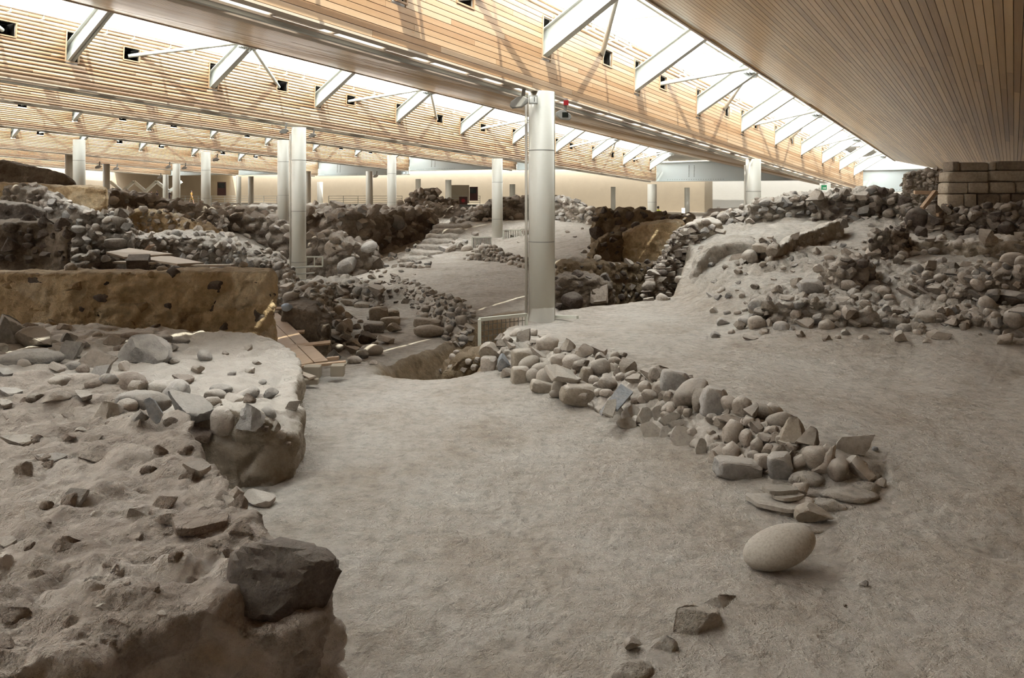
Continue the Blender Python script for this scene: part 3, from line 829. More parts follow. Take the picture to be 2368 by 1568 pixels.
tt_ = math.tan(math.radians(43))
gb = MB()
gb.raw([(-130, -50, 0), (140, -50, 0), (140, 1.25, 0), (-130, 1.25, 0)], [(0, 1, 2, 3)])
gb.raw([(-1.2 * tt_, 1.2, 0), (-14 * tt_, 14, .1), (-130 * tt_, 130, 1.6), (-130, 1.2, 0)], [(0, 1, 2, 3)])
gb.raw([(1.2 * tt_, 1.2, 0), (14 * tt_, 14, .2), (130 * tt_, 130, 1.2), (140, 1.2, 0)], [(3, 2, 1, 0)])
fb_ = gb.build('floor', M['ground']); fb_['kind'] = 'structure'

SURF = []          # (object, BVH) for dropping things on
def add_surf(o, V, Q):
    SURF.append((o, BVHTree.FromPolygons([tuple(v) for v in V.tolist()], [tuple(q) for q in Q.tolist()], all_triangles=False)))
add_surf(floor, gV, quads)
def cast(px, py, only=None):
    o = Vector((0, 0, CZ)); d = Vector(((px - W / 2) / F, 1, (HY - py) / F)).normalized()
    best = None
    for ob, t in SURF:
        if only is not None and ob not in only: continue
        r = t.ray_cast(o, d, 300)
        if r[0] is not None and (best is None or r[3] < best[2]): best = (r[0], r[1], r[3], ob)
    return best
def drop(x, y, z=30, only=None):
    best = None
    for ob, t in SURF:
        if only is not None and ob not in only: continue
        r = t.ray_cast(Vector((x, y, z)), Vector((0, 0, -1)), 100)
        if r[0] is not None and (best is None or r[0].z > best[0].z): best = (r[0], r[1], ob)
    return best

# ---------------------------------------------------------------- ruined masses
def remesh(V, Fc, vox):
    me = bpy.data.meshes.new('tmp'); me.from_pydata(V, [], Fc); me.update()
    bm = bmesh.new(); bm.from_mesh(me); bmesh.ops.triangulate(bm, faces=bm.faces[:]); bmesh.ops.recalc_face_normals(bm, faces=bm.faces[:]); bm.to_mesh(me); bm.free()
    o = bpy.data.objects.new('tmp', me); COL.objects.link(o)
    m = o.modifiers.new('r', 'REMESH'); m.mode = 'VOXEL'; m.voxel_size = vox
    dg = bpy.context.evaluated_depsgraph_get(); ev = o.evaluated_get(dg); em = ev.to_mesh()
    n = len(em.vertices); v = np.zeros(n * 3, np.float32); em.vertices.foreach_get('co', v); v = v.reshape(-1, 3).astype(float)
    nn = np.zeros(n * 3, np.float32); em.vertices.foreach_get('normal', nn); nn = nn.reshape(-1, 3).astype(float)
    q = np.zeros(len(em.loops), np.int32); em.loops.foreach_get('vertex_index', q)
    ls = np.zeros(len(em.polygons), np.int32); em.polygons.foreach_get('loop_total', ls)
    if (ls == 4).all(): q = q.reshape(-1, 4)
    else:
        st = np.cumsum(ls) - ls; q = np.array([[q[s], q[s+1], q[s+2], q[s+3] if t > 3 else q[s+2]] for s, t in zip(st, ls)])
    ev.to_mesh_clear(); bpy.data.objects.remove(o); bpy.data.meshes.remove(me)
    return v, nn, q
def smooth_n(v, nn, q, it=2):
    for _ in range(it):
        acc = np.zeros_like(nn); c = nn[q].sum(1)
        for k in range(4): np.add.at(acc, q[:, k], c)
        nn = acc / (np.linalg.norm(acc, axis=1, keepdims=True) + 1e-9)
    return nn
def mass(name, label, poly, zb, mat, vox, cell=.35, amp=.06, lump=.05, cat='ruined wall', group=None, squash=(1,1,.7), nscale=.6, roundit=0, topamp=1.0, parent=None, seed=0, fine=.02, strip=False, crag=0):
    """poly: (x, y, ztop) outline; becomes a weathered mass"""
    n = len(poly)
    V = [(x, y, zb) for x, y, z in poly] + [(x, y, z) for x, y, z in poly]
    Fc = [(i, (i + 1) % n, n + (i + 1) % n, n + i) for i in range(n)]
    if strip:      # front run then back run reversed: pair them up across the top
        for i in range(n // 2 - 1):
            a, b, c, d_ = i, i + 1, n - 2 - i, n - 1 - i
            Fc += [(n + a, n + b, n + c, n + d_), (d_, c, b, a)]
    else: Fc += [tuple(range(n))[::-1], tuple(range(n, 2 * n))]
    v, nn, q = remesh(V, Fc, vox)
    nn = smooth_n(v, nn, q, 2 + roundit)
    if roundit:
        for _ in range(roundit):
            acc = np.zeros_like(v); cnt = np.zeros(len(v)); c = v[q].mean(1)
            for k in range(4): np.add.at(acc, q[:, k], c); np.add.at(cnt, q[:, k], 1)
            v = acc / cnt[:, None]
    dsp = amp * fbm(v, nscale, 5, 11 + seed, .55)
    f1, f2, cid = worley(v + .05 * fbm(v, .2, 2, 5)[:, None], cell, 31 + seed, squash)
    dsp = dsp + lump * (smst(f2 - f1, 0, .45) - .65) * (.55 + .9 * cid)
    dsp = dsp + fine * (.9 * fbm(v * [1, 1, 1.6], .22, 4, 57 + seed, .6, True) + .5 * fbm(v, .07, 2, 77 + seed, .6, True))
    if crag:
        q_ = v * [.55, 1.0, 1.3]
        dsp = dsp + crag * fbm(q_, .5, 5, 91, .55, True) - crag * .8 * smst(fbm(q_, .17, 3, 97), .15, .5)
    up = np.clip(nn[:, 2], 0, 1)
    dsp = dsp * (1 - up + up * topamp)
    v2 = v + nn * dsp[:, None]
    me = mesh_np(name, v2, q, mat, smooth=True, attr={'cell': cid})
    o = bpy.data.objects.new(name, me)
    if parent is None: tag(o, label, cat, group)
    link(o, parent)
    add_surf(o, v2, q)
    return o
def ruin(label, path, th, mat, vox=None, drop_=1.2, name='ruined_wall', taper=0, **kw):
    """path: (photo column, depth, row of the top) along the front; th: thickness away from the viewer"""
    fr = [P(a, d, py=y) for a, d, y in path]
    bk = []
    for p in fr:
        r = Vector((p.x, p.y, 0)).normalized()
        q = p + r * th; bk.append(Vector((q.x, q.y, p.z + taper)))
    poly = [(p.x, p.y, p.z) for p in fr] + [(p.x, p.y, p.z) for p in bk[::-1]]
    zb = min(p.z for p in fr) - drop_
    kw.setdefault('crag', .05)
    dm = sum(d for _, d, _ in path) / len(path)
    return mass(name, label, poly, zb, mat, vox or max(.02, dm * .0026), strip=True, **kw)

R = {}
# nearest wall top at the lower left
pf = [(-4.2,2.3,1.47),(-1.95,2.62,1.46),(-1.72,2.84,1.50),(-1.60,2.96,1.5),(-1.50,3.10,1.49),(-1.27,3.27,1.48),(-1.10,3.33,1.34),(-.86,3.5,1.30),(-.82,3.72,1.28),(-1.0,3.95,1.38),(-1.23,4.0,1.47),(-1.50,4.4,1.48),(-1.77,4.85,1.5),(-2.20,5.35,1.5),(-2.34,5.8,1.5),(-2.66,6.2,1.5),(-3.2,6.9,1.45),(-4.2,7.5,1.45),(-6.5,7.9,1.5),(-6.5,2.3,1.45)]
R['near'] = mass('ruined_wall', 'broad rough wall top of pinkish earth and stone filling the lower left corner', pf, -.15, M['nearwall'], .022, cell=.36, amp=.075, lump=.05, squash=(1.3,1,.6), nscale=.45, fine=.034, crag=.05, seed=1)
# second wall behind it
sw = [(-3.5,8.75,.80),(-3.0,8.6,.88),(-2.62,8.62,.72),(-2.42,8.9,.45),(-2.5,9.6,.6),(-2.85,10.4,.6),(-3.05,11.2,.5),(-3.15,12.0,.5),(-3.5,12.9,.62),(-4.1,13.9,.62),(-4.6,14.2,.7),(-8.6,14.4,.85),(-9.5,14,.85),(-9.5,7.9,1.0),(-6.2,7.6,1.05),(-4.4,7.9,1.0),(-4.0,8.5,.85)]
R['second'] = mass('ruined_wall', 'dusty wall stub with a plastered end face at left centre of the street', sw, -.3, M['plasterwall'], .034, cell=.5, amp=.07, lump=.05, nscale=.7, roundit=1, seed=2)
R['slab'] = ruin('long flat brown volcanic earth wall with a pale right end behind the left foreground', [(-500,15.5,642),(0,15.5,634),(300,15.5,632),(540,15.5,629),(632,15.2,630)], .75, M['volcanic'], vox=.04, drop_=2.2, cell=.6, amp=.07, lump=.045, nscale=.8, squash=(1.2,1,.8), topamp=.5, seed=3, fine=.05, crag=.05)
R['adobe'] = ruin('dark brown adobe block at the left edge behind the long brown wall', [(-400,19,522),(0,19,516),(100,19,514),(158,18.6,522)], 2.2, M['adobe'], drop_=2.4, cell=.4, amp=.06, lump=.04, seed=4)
R['roofslab'] = ruin('thick curved dark slab on the adobe ruin at the left edge', [(-300,21.5,470),(0,21.5,469),(60,21.5,474),(105,21.5,488)], 1.5, M['darkrock'], drop_=.30, cell=.6, amp=.05, lump=.03, seed=5)
R['leftpile'] = ruin('high pale rubble wall with a flat upright end at far left', [(12,25.5,432),(60,25,430),(95,25,436),(120,24.5,452),(165,24,478),(230,24,497),(290,24,508),(312,23.5,545)], 2.0, M['rubble'], drop_=2.4, cell=.45, amp=.16, lump=.12, seed=6)
R['mid'] = ruin('low pale rubble bank sloping behind the stacked boards', [(160,23,610),(200,23.5,590),(250,24.5,562),(330,26,552),(400,27,548),(470,27,548),(530,27,562),(575,26,585),(620,25.5,600),(650,25,618),(676,24,650)], 4.0, M['rubble'], drop_=1.6, cell=.5, amp=.20, lump=.13, seed=7)
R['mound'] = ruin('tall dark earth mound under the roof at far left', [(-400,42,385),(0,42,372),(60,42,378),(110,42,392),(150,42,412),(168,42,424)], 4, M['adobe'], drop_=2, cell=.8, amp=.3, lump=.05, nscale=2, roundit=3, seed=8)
R['earthblock'] = ruin('square cut tan volcanic earth block below the dark mound', [(-400,39,425),(0,39,424),(90,39,426),(165,39,431),(246,39,434)], 5, M['volcanic'], drop_=2.8, cell=.9, amp=.12, lump=.05, nscale=1.5, roundit=1, seed=9)
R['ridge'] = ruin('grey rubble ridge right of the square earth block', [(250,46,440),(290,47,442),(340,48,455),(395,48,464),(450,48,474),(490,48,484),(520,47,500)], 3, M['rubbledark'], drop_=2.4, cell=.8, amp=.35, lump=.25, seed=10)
R['bank'] = ruin('brown earth bank with masonry below the grey rubble ridge', [(262,37,495),(330,38,490),(380,38,492),(410,38,505),(450,36,515),(490,35,530),(520,34,552)], 4, M['volcanic'], drop_=2.5, cell=.6, amp=.2, lump=.14, seed=11)
R['knob'] = ruin('pale rubble knob before the brown earth bank', [(225,29,520),(250,29,500),(275,29,497),(295,29,520),(310,29,545)], 2, M['rubble'], drop_=1.6, cell=.45, amp=.2, lump=.12, seed=12)
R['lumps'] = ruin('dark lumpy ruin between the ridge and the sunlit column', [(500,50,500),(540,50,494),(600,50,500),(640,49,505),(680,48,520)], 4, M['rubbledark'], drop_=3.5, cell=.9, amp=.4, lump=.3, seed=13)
R['plateau'] = ruin('low dusty rubble plateau before the far railing', [(488,64,476),(560,64,478),(620,64,474),(700,64,474),(780,64,478),(860,63,478),(920,62,474)], 5, M['rubble'], drop_=2.4, cell=1.0, amp=.35, lump=.25, seed=14)
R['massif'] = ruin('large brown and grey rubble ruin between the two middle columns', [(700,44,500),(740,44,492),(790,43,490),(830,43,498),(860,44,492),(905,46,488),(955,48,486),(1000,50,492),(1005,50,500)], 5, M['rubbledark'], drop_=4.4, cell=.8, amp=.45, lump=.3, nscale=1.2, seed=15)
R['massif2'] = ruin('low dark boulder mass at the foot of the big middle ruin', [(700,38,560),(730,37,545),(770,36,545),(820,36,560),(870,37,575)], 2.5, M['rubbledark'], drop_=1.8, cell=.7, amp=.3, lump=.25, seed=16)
R['gable'] = ruin('ruined brown gable wall standing before the far wall', [(955,72,448),(962,72,438),(1008,72,435),(1013,72,437),(1014,72,460),(1062,72,462)], 1.2, M['adobe'], drop_=1.6, cell=.5, amp=.08, lump=.06, seed=17)
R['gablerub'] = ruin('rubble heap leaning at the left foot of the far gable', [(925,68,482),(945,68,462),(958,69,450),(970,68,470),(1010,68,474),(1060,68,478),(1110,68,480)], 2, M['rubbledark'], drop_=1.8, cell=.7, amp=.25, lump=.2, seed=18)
R['stepmound'] = ruin('pale rubble mound right of the earthen steps', [(1052,50,520),(1075,50,503),(1110,50,492),(1120,52,474),(1150,53,463),(1190,54,461),(1230,54,461),(1290,52,456),(1320,50,466),(1350,48,478),(1372,46,495)], 4, M['rubble'], drop_=3, cell=.8, amp=.4, lump=.28, seed=19)
R['stepbank'] = ruin('rounded earth bank left of the dark metal screen', [(1010,40.5,590),(1040,40.5,572),(1065,40.5,560),(1085,40.5,575)], 1.8, M['rubble'], drop_=1.6, cell=.6, amp=.2, lump=.12, seed=20)
R['cobwall'] = ruin('cobble retaining wall left of the nearest column', [(1075,36,608),(1095,36,592),(1115,35,575),(1140,34,582),(1170,33,598),(1205,31,612),(1222,30,618)], 3.2, M['rubble'], drop_=1.9, cell=.26, amp=.10, lump=.12, seed=21, squash=(1,1,.8))
R['curb'] = ruin('low dusty stone kerb crossing the middle floor', [(955,33.5,616),(1000,33,622),(1050,32.5,630),(1090,32,640),(1120,31,650)], .4, M['rubble'], drop_=.5, cell=.3, amp=.08, lump=.07, seed=22)
R['curved'] = ruin('curving rubble retaining wall beside the sunken lane', [(905,29.5,652),(960,28.6,652),(972,27.8,660),(985,26.5,670),(1005,25.0,682),(1030,23.2,692),(1055,21.8,700),(1075,20.9,712),(1092,20.3,722)], .8, M['rubble'], drop_=1.6, cell=.27, amp=.08, lump=.13, seed=23)
R['lane'] = ruin('heap of pale collapsed stones behind the plank ramp', [(632,21.5,672),(680,21.5,678),(720,21,682),(750,20.5,700),(770,19.8,735),(800,19.2,770)], 2.8, M['rubble'], drop_=1.0, cell=.33, amp=.16, lump=.14, seed=24)
R['laneback'] = ruin('low dusty rubble row at the back of the sunken lane', [(700,27,668),(760,27,660),(810,27,655),(850,26.5,665),(880,26,672)], 2.5, M['rubble'], drop_=.9, cell=.4, amp=.15, lump=.12, seed=25)
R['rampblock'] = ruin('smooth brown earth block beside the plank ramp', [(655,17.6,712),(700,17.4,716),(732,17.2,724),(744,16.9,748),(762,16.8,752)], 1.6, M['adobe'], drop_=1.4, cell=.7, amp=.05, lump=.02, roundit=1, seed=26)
R['pitlip'] = ruin('brown earth lump at the mouth of the pit', [(1030,15.4,862),(1055,15.5,835),(1085,15.6,822),(1112,15.6,818),(1125,15.4,830)], .9, M['pit'], drop_=.9, cell=.4, amp=.12, lump=.08, seed=27)
# right-hand excavated room
R['roomback'] = ruin('dark rubble and earth back wall of the excavated room', [(1372,31,520),(1385,31,492),(1430,31,488),(1480,31,488),(1500,31,500),(1560,31,502),(1605,30,505)], 2.5, M['pit'], drop_=3.6, cell=.5, amp=.22, lump=.16, seed=28)
R['roomearth'] = ruin('smooth brown earth face inside the excavated room', [(1440,29.6,540),(1480,29.4,520),(1540,29,512),(1580,28.6,515)], 1.6, M['volcanic'], drop_=3.4, cell=.5, amp=.1, lump=.05, seed=29)
R['roomslope'] = ruin('stony slope at the left of the excavated room', [(1340,27.5,640),(1365,28.5,600),(1385,29,560),(1410,29.5,545),(1440,29.5,545)], 1.6, M['pit'], drop_=2.4, cell=.45, amp=.2, lump=.14, seed=30)
R['roomleft'] = ruin('low brown masonry wall crossing the excavated room', [(1288,23.5,612),(1320,23.6,606),(1365,23.8,606),(1420,25,612),(1470,26,614),(1515,27,608)], .8, M['pit'], drop_=2.4, cell=.4, amp=.1, lump=.08, seed=31)
R['roomlow'] = ruin('low stony earth block in front of the excavated room', [(1282,21.3,650),(1305,21.3,640),(1350,21.4,642),(1390,21.5,650),(1410,21.6,662),(1418,21.7,690)], 1.2, M['adobe'], drop_=1.0, cell=.25, amp=.08, lump=.07, seed=32)
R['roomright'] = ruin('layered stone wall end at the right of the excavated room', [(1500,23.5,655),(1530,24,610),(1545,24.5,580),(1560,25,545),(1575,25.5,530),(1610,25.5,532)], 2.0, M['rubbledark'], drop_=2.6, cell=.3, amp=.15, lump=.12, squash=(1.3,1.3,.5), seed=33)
R['roomtop'] = ruin('dusty block capping the stone wall end', [(1590,26,532),(1610,26,514),(1640,26,510),(1665,26,518),(1672,26.5,540)], 2.2, M['plasterwall'], drop_=1.2, cell=.6, amp=.1, lump=.05, seed=34)
R['bankr'] = ruin('smooth pale dust bank right of the excavated room', [(1590,20.8,700),(1600,21.3,640),(1615,21.6,600),(1640,22,572),(1690,22.5,562),(1740,22.5,562),(1760,22,590)], 2.8, M['ground'], drop_=.8, cell=.6, amp=.10, lump=.04, nscale=.6, roundit=4, seed=35)
R['crestl'] = ruin('pale rubble crest left of the diagonal plastered wall', [(1655,29,505),(1690,29,490),(1720,29,488),(1745,28.5,476),(1770,28.5,466),(1800,28.5,462),(1830,28.5,452),(1880,28.5,448),(1892,28.5,450)], 3, M['rubble'], drop_=2.2, cell=.5, amp=.25, lump=.18, seed=36)
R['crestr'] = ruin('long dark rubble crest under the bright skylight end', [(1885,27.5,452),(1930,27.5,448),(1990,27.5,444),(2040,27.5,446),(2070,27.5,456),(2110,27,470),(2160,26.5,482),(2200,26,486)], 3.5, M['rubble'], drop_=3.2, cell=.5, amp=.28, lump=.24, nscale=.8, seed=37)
R['plaster'] = ruin('diagonal plastered brown wall with a dusty top', [(1775,21.0,600),(1795,21.4,575),(1830,22.2,550),(1870,23,535),(1905,23.8,522),(1948,24.6,508)], .9, M['plasterwall'], drop_=1.6, cell=.7, amp=.07, lump=.04, seed=38)
R['plasterend'] = ruin('pale rubble end of the diagonal plastered wall', [(1708,21,612),(1725,21.2,598),(1745,21.5,580),(1770,21.5,562),(1790,21.6,560),(1800,21.4,590)], 1.2, M['rubble'], drop_=1.0, cell=.3, amp=.12, lump=.12, seed=39)
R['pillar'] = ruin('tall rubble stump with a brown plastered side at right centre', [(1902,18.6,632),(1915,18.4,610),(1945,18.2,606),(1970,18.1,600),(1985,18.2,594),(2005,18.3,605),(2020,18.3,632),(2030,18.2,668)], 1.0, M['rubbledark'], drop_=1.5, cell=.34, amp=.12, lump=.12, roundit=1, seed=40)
R['stack'] = ruin('upright cluster of stacked stones behind the rubble stump', [(2005,21.2,590),(2012,21,548),(2040,21,530),(2062,21,528),(2085,21.2,540),(2100,21.4,560),(2110,21.6,598)], 1.1, M['rubble'], drop_=1.0, cell=.34, amp=.14, lump=.12, seed=41)
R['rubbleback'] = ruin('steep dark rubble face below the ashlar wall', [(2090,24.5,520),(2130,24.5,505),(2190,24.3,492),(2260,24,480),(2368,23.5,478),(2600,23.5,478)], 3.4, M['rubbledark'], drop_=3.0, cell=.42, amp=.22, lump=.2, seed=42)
R['ledge'] = ruin('long earthen ledge across the right-hand ruins', [(2095,22,556),(2115,21.6,555),(2150,21.4,556),(2180,21.4,552),(2186,21.4,566),(2240,20.6,560),(2300,20.4,552),(2368,20.2,556),(2600,20,556)], 1.6, M['plasterwall'], drop_=1.8, cell=.5, amp=.12, lump=.08, seed=43)
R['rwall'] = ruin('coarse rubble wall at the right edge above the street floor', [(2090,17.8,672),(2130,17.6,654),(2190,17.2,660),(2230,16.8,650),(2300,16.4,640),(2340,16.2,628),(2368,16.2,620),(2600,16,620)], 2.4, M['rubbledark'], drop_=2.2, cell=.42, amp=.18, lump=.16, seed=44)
R['front'] = ruin('low stony earth bank at the foot of the rubble stump', [(1745,16.3,716),(1780,16.2,704),(1850,16,694),(1920,15.8,700),(1980,15.7,712),(2040,15.6,726),(2100,15.4,752),(2160,15.0,778)], 2.4, M['rubble'], drop_=1.2, cell=.32, amp=.16, lump=.13, seed=45)
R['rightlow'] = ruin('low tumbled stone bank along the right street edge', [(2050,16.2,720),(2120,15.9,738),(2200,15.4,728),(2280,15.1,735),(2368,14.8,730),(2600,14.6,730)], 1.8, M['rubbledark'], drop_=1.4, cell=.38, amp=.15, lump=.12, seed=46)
R['gablel'] = ruin('rough rubble gable beside the ashlar wall', [(2090,27.2,404),(2100,27.2,399),(2140,27,396),(2175,26.8,394),(2196,26.6,396)], 1.0, M['plasterwall'], drop_=2.0, cell=.22, amp=.06, lump=.09, seed=47)
# ---------------------------------------------------------------- stones
def ico(sub):
    bm = bmesh.new(); bmesh.ops.create_icosphere(bm, subdivisions=sub, radius=1)
    v = np.array([tuple(x.co) for x in bm.verts]); f = np.array([[q.index for q in p.verts] for p in bm.faces]); bm.free(); return v, f
ICO3, ICO4, ICO2 = ico(3), ico(4), ico(2)
def rock_shape(kind, seed, sub=None):
    r = np.random.RandomState(seed)
    v, f = (sub or ICO3)
    v = v.copy()
    if kind == 'angular':
        for k in range(11):
            n = r.randn(3); n /= np.linalg.norm(n); h = r.uniform(.36, .72)
            t = v @ n - h; v -= np.clip(t, 0, None)[:, None] * n
        v += v * (.09 * fbm(v + seed, .7, 3, seed))[:, None]
        v += v * (.055 * fbm(v + seed * 3.1, .28, 3, seed, .6, True))[:, None]
    elif kind == 'round':
        for k in range(7):
            n = r.randn(3); n /= np.linalg.norm(n); h = r.uniform(.72, .9)
            t = v @ n - h; v -= .85 * np.clip(t, 0, None)[:, None] * n
        v += v * (.12 * fbm(v + seed, .9, 3, seed) + .05 * fbm(v, .3, 3, seed, .6, True))[:, None]
    elif kind == 'cobble':
        v += v * (.045 * fbm(v + seed, 1.2, 2, seed))[:, None]
    elif kind == 'block':
        v = np.sign(v) * np.abs(v) ** .38; v /= np.abs(v).max(0)
        for k in range(4):
            n = np.sign(r.randn(3)) * r.uniform(.5, 1, 3); n /= np.linalg.norm(n); h = r.uniform(1.0, 1.3)
            t = v @ n - h; v -= np.clip(t, 0, None)[:, None] * n
        v += v * (.05 * fbm(v + seed, .8, 4, seed))[:, None]
    elif kind == 'boulder':
        v = np.sign(v) * np.abs(v) ** .62; v /= np.abs(v).max(0)
        for k in range(9):
            n = r.randn(3); n /= np.linalg.norm(n); h = r.uniform(.72, 1.0)
            t = v @ n - h; v -= np.clip(t, 0, None)[:, None] * n
        v += v * (.10 * fbm(v + seed, .8, 4, seed) + .09 * fbm(v * [1, 1, 1.7], .3, 4, seed, .6, True))[:, None]
    elif kind == 'slab':
        m = 7; an = np.sort((np.arange(m) + r.uniform(-.35, .35, m)) * 2 * math.pi / m); v[:, 2] = np.sign(v[:, 2]) * np.abs(v[:, 2]) ** .35
        rr = np.hypot(v[:, 0], v[:, 1]); v[:, :2] *= (np.minimum(1, rr * 1.6) / (rr + 1e-6))[:, None]
        for a in an:
            n = np.array([math.cos(a), math.sin(a), 0]); h = r.uniform(.62, .92)
            t = v @ n - h; v -= np.clip(t, 0, None)[:, None] * n
        v[:, 2] += .10 * fbm(v + seed, .8, 3, seed)
    mx = np.abs(v).max(0)
    return v / mx, f
LIB = {}
def lib(kind, mat, k, hi=False):
    key = (kind, mat, k, hi)
    if key not in LIB:
        v, f = rock_shape(kind, 100 + k * 7 + len(kind), ICO4 if hi else None)
        if hi and kind != 'cobble': v = v + v * (.05 * fbm(v, .16, 4, k, .65, True))[:, None]
        me = mesh_np('stone_' + kind, v, f, M[mat], smooth=True)
        if kind in ('angular', 'slab', 'block', 'boulder'):
            bm = bmesh.new(); bm.from_mesh(me)
            for e in bm.edges:
                if e.calc_face_angle(0) > .42: e.smooth = False
            bm.to_mesh(me); bm.free()
        LIB[key] = me
    return LIB[key]
KN = {'angular': 9, 'round': 7, 'cobble': 5, 'block': 5, 'slab': 7, 'boulder': 5}
NCH = {}
def stone(px, py, w, h, kind='angular', mat='rock', roll=0, dep=.8, sink=.1, parent='hit', label=None, cat='stone', name='stone', hi=False, yaw=None, group=None, tilt=0, dist=None, k=None, flat=False):
    """a stone that covers w x h photo pixels about (px, py), set on whatever surface lies there"""
    if dist is None:
        c = cast(px, py + h * .15)
        if c is None: return None
        loc, n, L, ob = c
        s = loc.y / F
    else:
        loc = P(px, dist, py=py + h * .15); n = Vector((0, -1, 0)); ob = floor; s = dist / F
    a, b = w * s / 2, h * s / 2
    o = bpy.data.objects.new(name, lib(kind, mat, rnd.randrange(KN[kind]) if k is None else k, hi))
    loc = loc + Vector((0, 0, h * .15 * s)) + n * (max(a, b) * (.25 - sink))
    o.location = loc
    o.scale = (a, (a + b) / 2 * dep, b)
    yw = rnd.uniform(-.35, .35) if yaw is None else yaw
    o.rotation_euler = Euler((tilt + rnd.uniform(-.15, .15), math.radians(roll), yw)) if yaw is None else Euler((tilt, math.radians(roll), yw))
    if flat: o.scale = (a, a * .8, b); 
    if parent == 'hit':
        if NCH.get(ob.name, 0) >= 300: bpy.data.objects.remove(o); return None
        NCH[ob.name] = NCH.get(ob.name, 0) + 1
        o.name = name
        link(o, ob)
    elif parent is None:
        tag(o, label, cat, group); link(o)
    else: link(o, parent)
    return o

# low retaining wall of the raised street floor: an earth core, then every stone of it
wb = [(1130,848,0),(1185,876,0),(1250,902,0),(1330,934,0),(1400,972,0),(1480,1000,0),(1560,1030,0),(1640,1068,0),(1720,1100,0),(1800,1122,0),(1880,1128,0),(1950,1120,0),(2010,1118,0)]
wt = [(1165,785,.52),(1205,780,.54),(1275,797,.54),(1345,812,.54),(1425,838,.52),(1505,862,.52),(1575,892,.54),(1645,920,.54),(1725,948,.54),(1805,985,.5),(1875,1015,.46),(1945,1050,.4),(2005,1075,.25)]
def pz(a, b, z): d = (CZ - z) * F / (b - HY); return P(a, d, z=z)
fr = [pz(a, b, 0) for a, b, _ in wb]; bk = [pz(a, b, z) for a, b, z in wt]
poly = [(p.x, p.y + .05, .10) for p in fr] + [(p.x, p.y + .12, p.z - .04) for p in bk[::-1]]
RW = mass('retaining_wall', 'low curving dry-stone retaining wall running along the street floor', poly, -.25, M['rock'], .03, cell=.2, amp=.05, lump=.05, cat='stone wall', strip=True, seed=60)
n0 = len(SURF)
z5 = lambda x, y, w, h: (1080 + x / 4.127, 700 + y / 4.127, w / 4.127 * 1.12, h / 4.127 * 1.12)
z6 = lambda x, y, w, h: (1500 + x / 3.733, 820 + y / 3.733, w / 3.733 * 1.12, h / 3.733 * 1.12)
W5 = [(340,385,130,90,'a'),(415,415,90,70,'a'),(210,610,130,160,'b'),(370,690,130,110,'a'),(330,330,120,70,'a'),(470,300,120,80,'r'),
 (540,340,160,150,'a'),(650,370,100,70,'a'),(620,300,110,80,'r'),(720,340,90,60,'a'),(780,400,200,170,'r'),(700,440,120,90,'a'),(960,430,190,140,'a'),(880,560,170,120,'r'),(690,500,180,90,'a'),(1010,580,210,140,'r'),(1120,490,180,160,'a'),(1110,620,190,130,'a'),
 (1250,480,160,160,'a'),(1290,540,130,100,'a'),(1410,520,90,90,'r'),(1490,520,100,80,'a'),(1290,640,190,210,'r'),(1390,620,90,110,'a'),(1440,660,90,110,'a'),(1540,640,210,150,'a'),(1400,560,110,80,'r'),
 (1750,690,160,150,'a'),(1850,700,210,170,'a'),(2090,770,140,160,'a'),(1700,820,130,120,'r'),(1840,830,160,140,'r'),(1350,790,170,150,'r'),(1220,760,120,120,'r'),(1590,740,150,110,'a'),(1950,900,130,110,'r'),(1560,700,120,90,'r'),(1680,760,110,90,'a'),
 (1480,720,120,90,'r'),(1250,860,110,70,'r'),(1330,870,130,90,'r'),(1950,1020,150,120,'r'),(1870,900,110,90,'a'),(1750,900,150,110,'r'),(1690,930,130,100,'r')]
for x, y, w, h, k in W5:
    q = z5(x, y, w, h)
    stone(*q, kind={'a': 'angular', 'r': 'round', 'b': 'block'}[k], roll=rnd.uniform(-25, 25), parent=RW)
W6 = [(80,190,160,150,'r'),(340,260,120,130,'a'),(390,350,320,230,'r',-25),(460,420,180,210,'a'),(190,475,140,110,'r',-20),(215,390,90,80,'r'),(170,370,90,110,'a'),(300,490,100,100,'r'),(350,510,90,90,'a'),
 (690,430,140,130,'r'),(800,460,160,170,'r'),(880,490,130,150,'a'),(980,520,170,160,'r'),(1070,490,160,110,'r'),(740,570,290,100,'a',15),(630,590,130,120,'a'),(735,680,180,200,'r'),(850,740,120,160,'r'),(920,640,110,130,'a'),
 (1390,730,210,190,'a'),(995,720,110,110,'a'),(1090,730,130,100,'a'),(1030,830,110,130,'a'),(1130,830,140,110,'a'),(940,800,100,140,'r'),(1230,880,100,160,'a'),(1300,900,90,150,'a'),(1440,890,200,220,'r',30),(990,920,130,110,'b'),(800,910,110,100,'a'),(650,920,100,80,'r'),(560,910,120,130,'a',40),
 (710,850,140,160,'r'),(1520,950,130,330,'a',28),(1640,1010,180,200,'r',20),(1830,1010,230,230,'a',30),(1790,950,250,100,'a',10),(1700,1040,90,120,'a'),(2000,1110,120,90,'a'),(560,560,120,90,'r'),(860,580,110,90,'a'),(1180,770,110,90,'a'),(1230,800,100,80,'r'),(1350,850,110,90,'r'),(900,870,100,70,'r')]
for q_ in W6:
    x, y, w, h, k = q_[:5]; q = z6(x, y, w, h)
    stone(*q, kind={'a': 'angular', 'r': 'round', 'b': 'block'}[k], roll=q_[5] if len(q_) > 5 else rnd.uniform(-25, 25), parent=RW)
for x, y, w, h, m, rl in ((225,250,210,180,'rockgrey',10),(570,430,210,230,'rockgrey',10),(1120,590,240,150,'cobble',-22)):
    stone(*z6(x, y, w, h), kind='block' if m == 'rockgrey' else 'round', mat=m, roll=rl, parent=RW)
stone(*z6(1240,670,270,270), kind='angular', mat='block', roll=-20, parent=RW, hi=True)
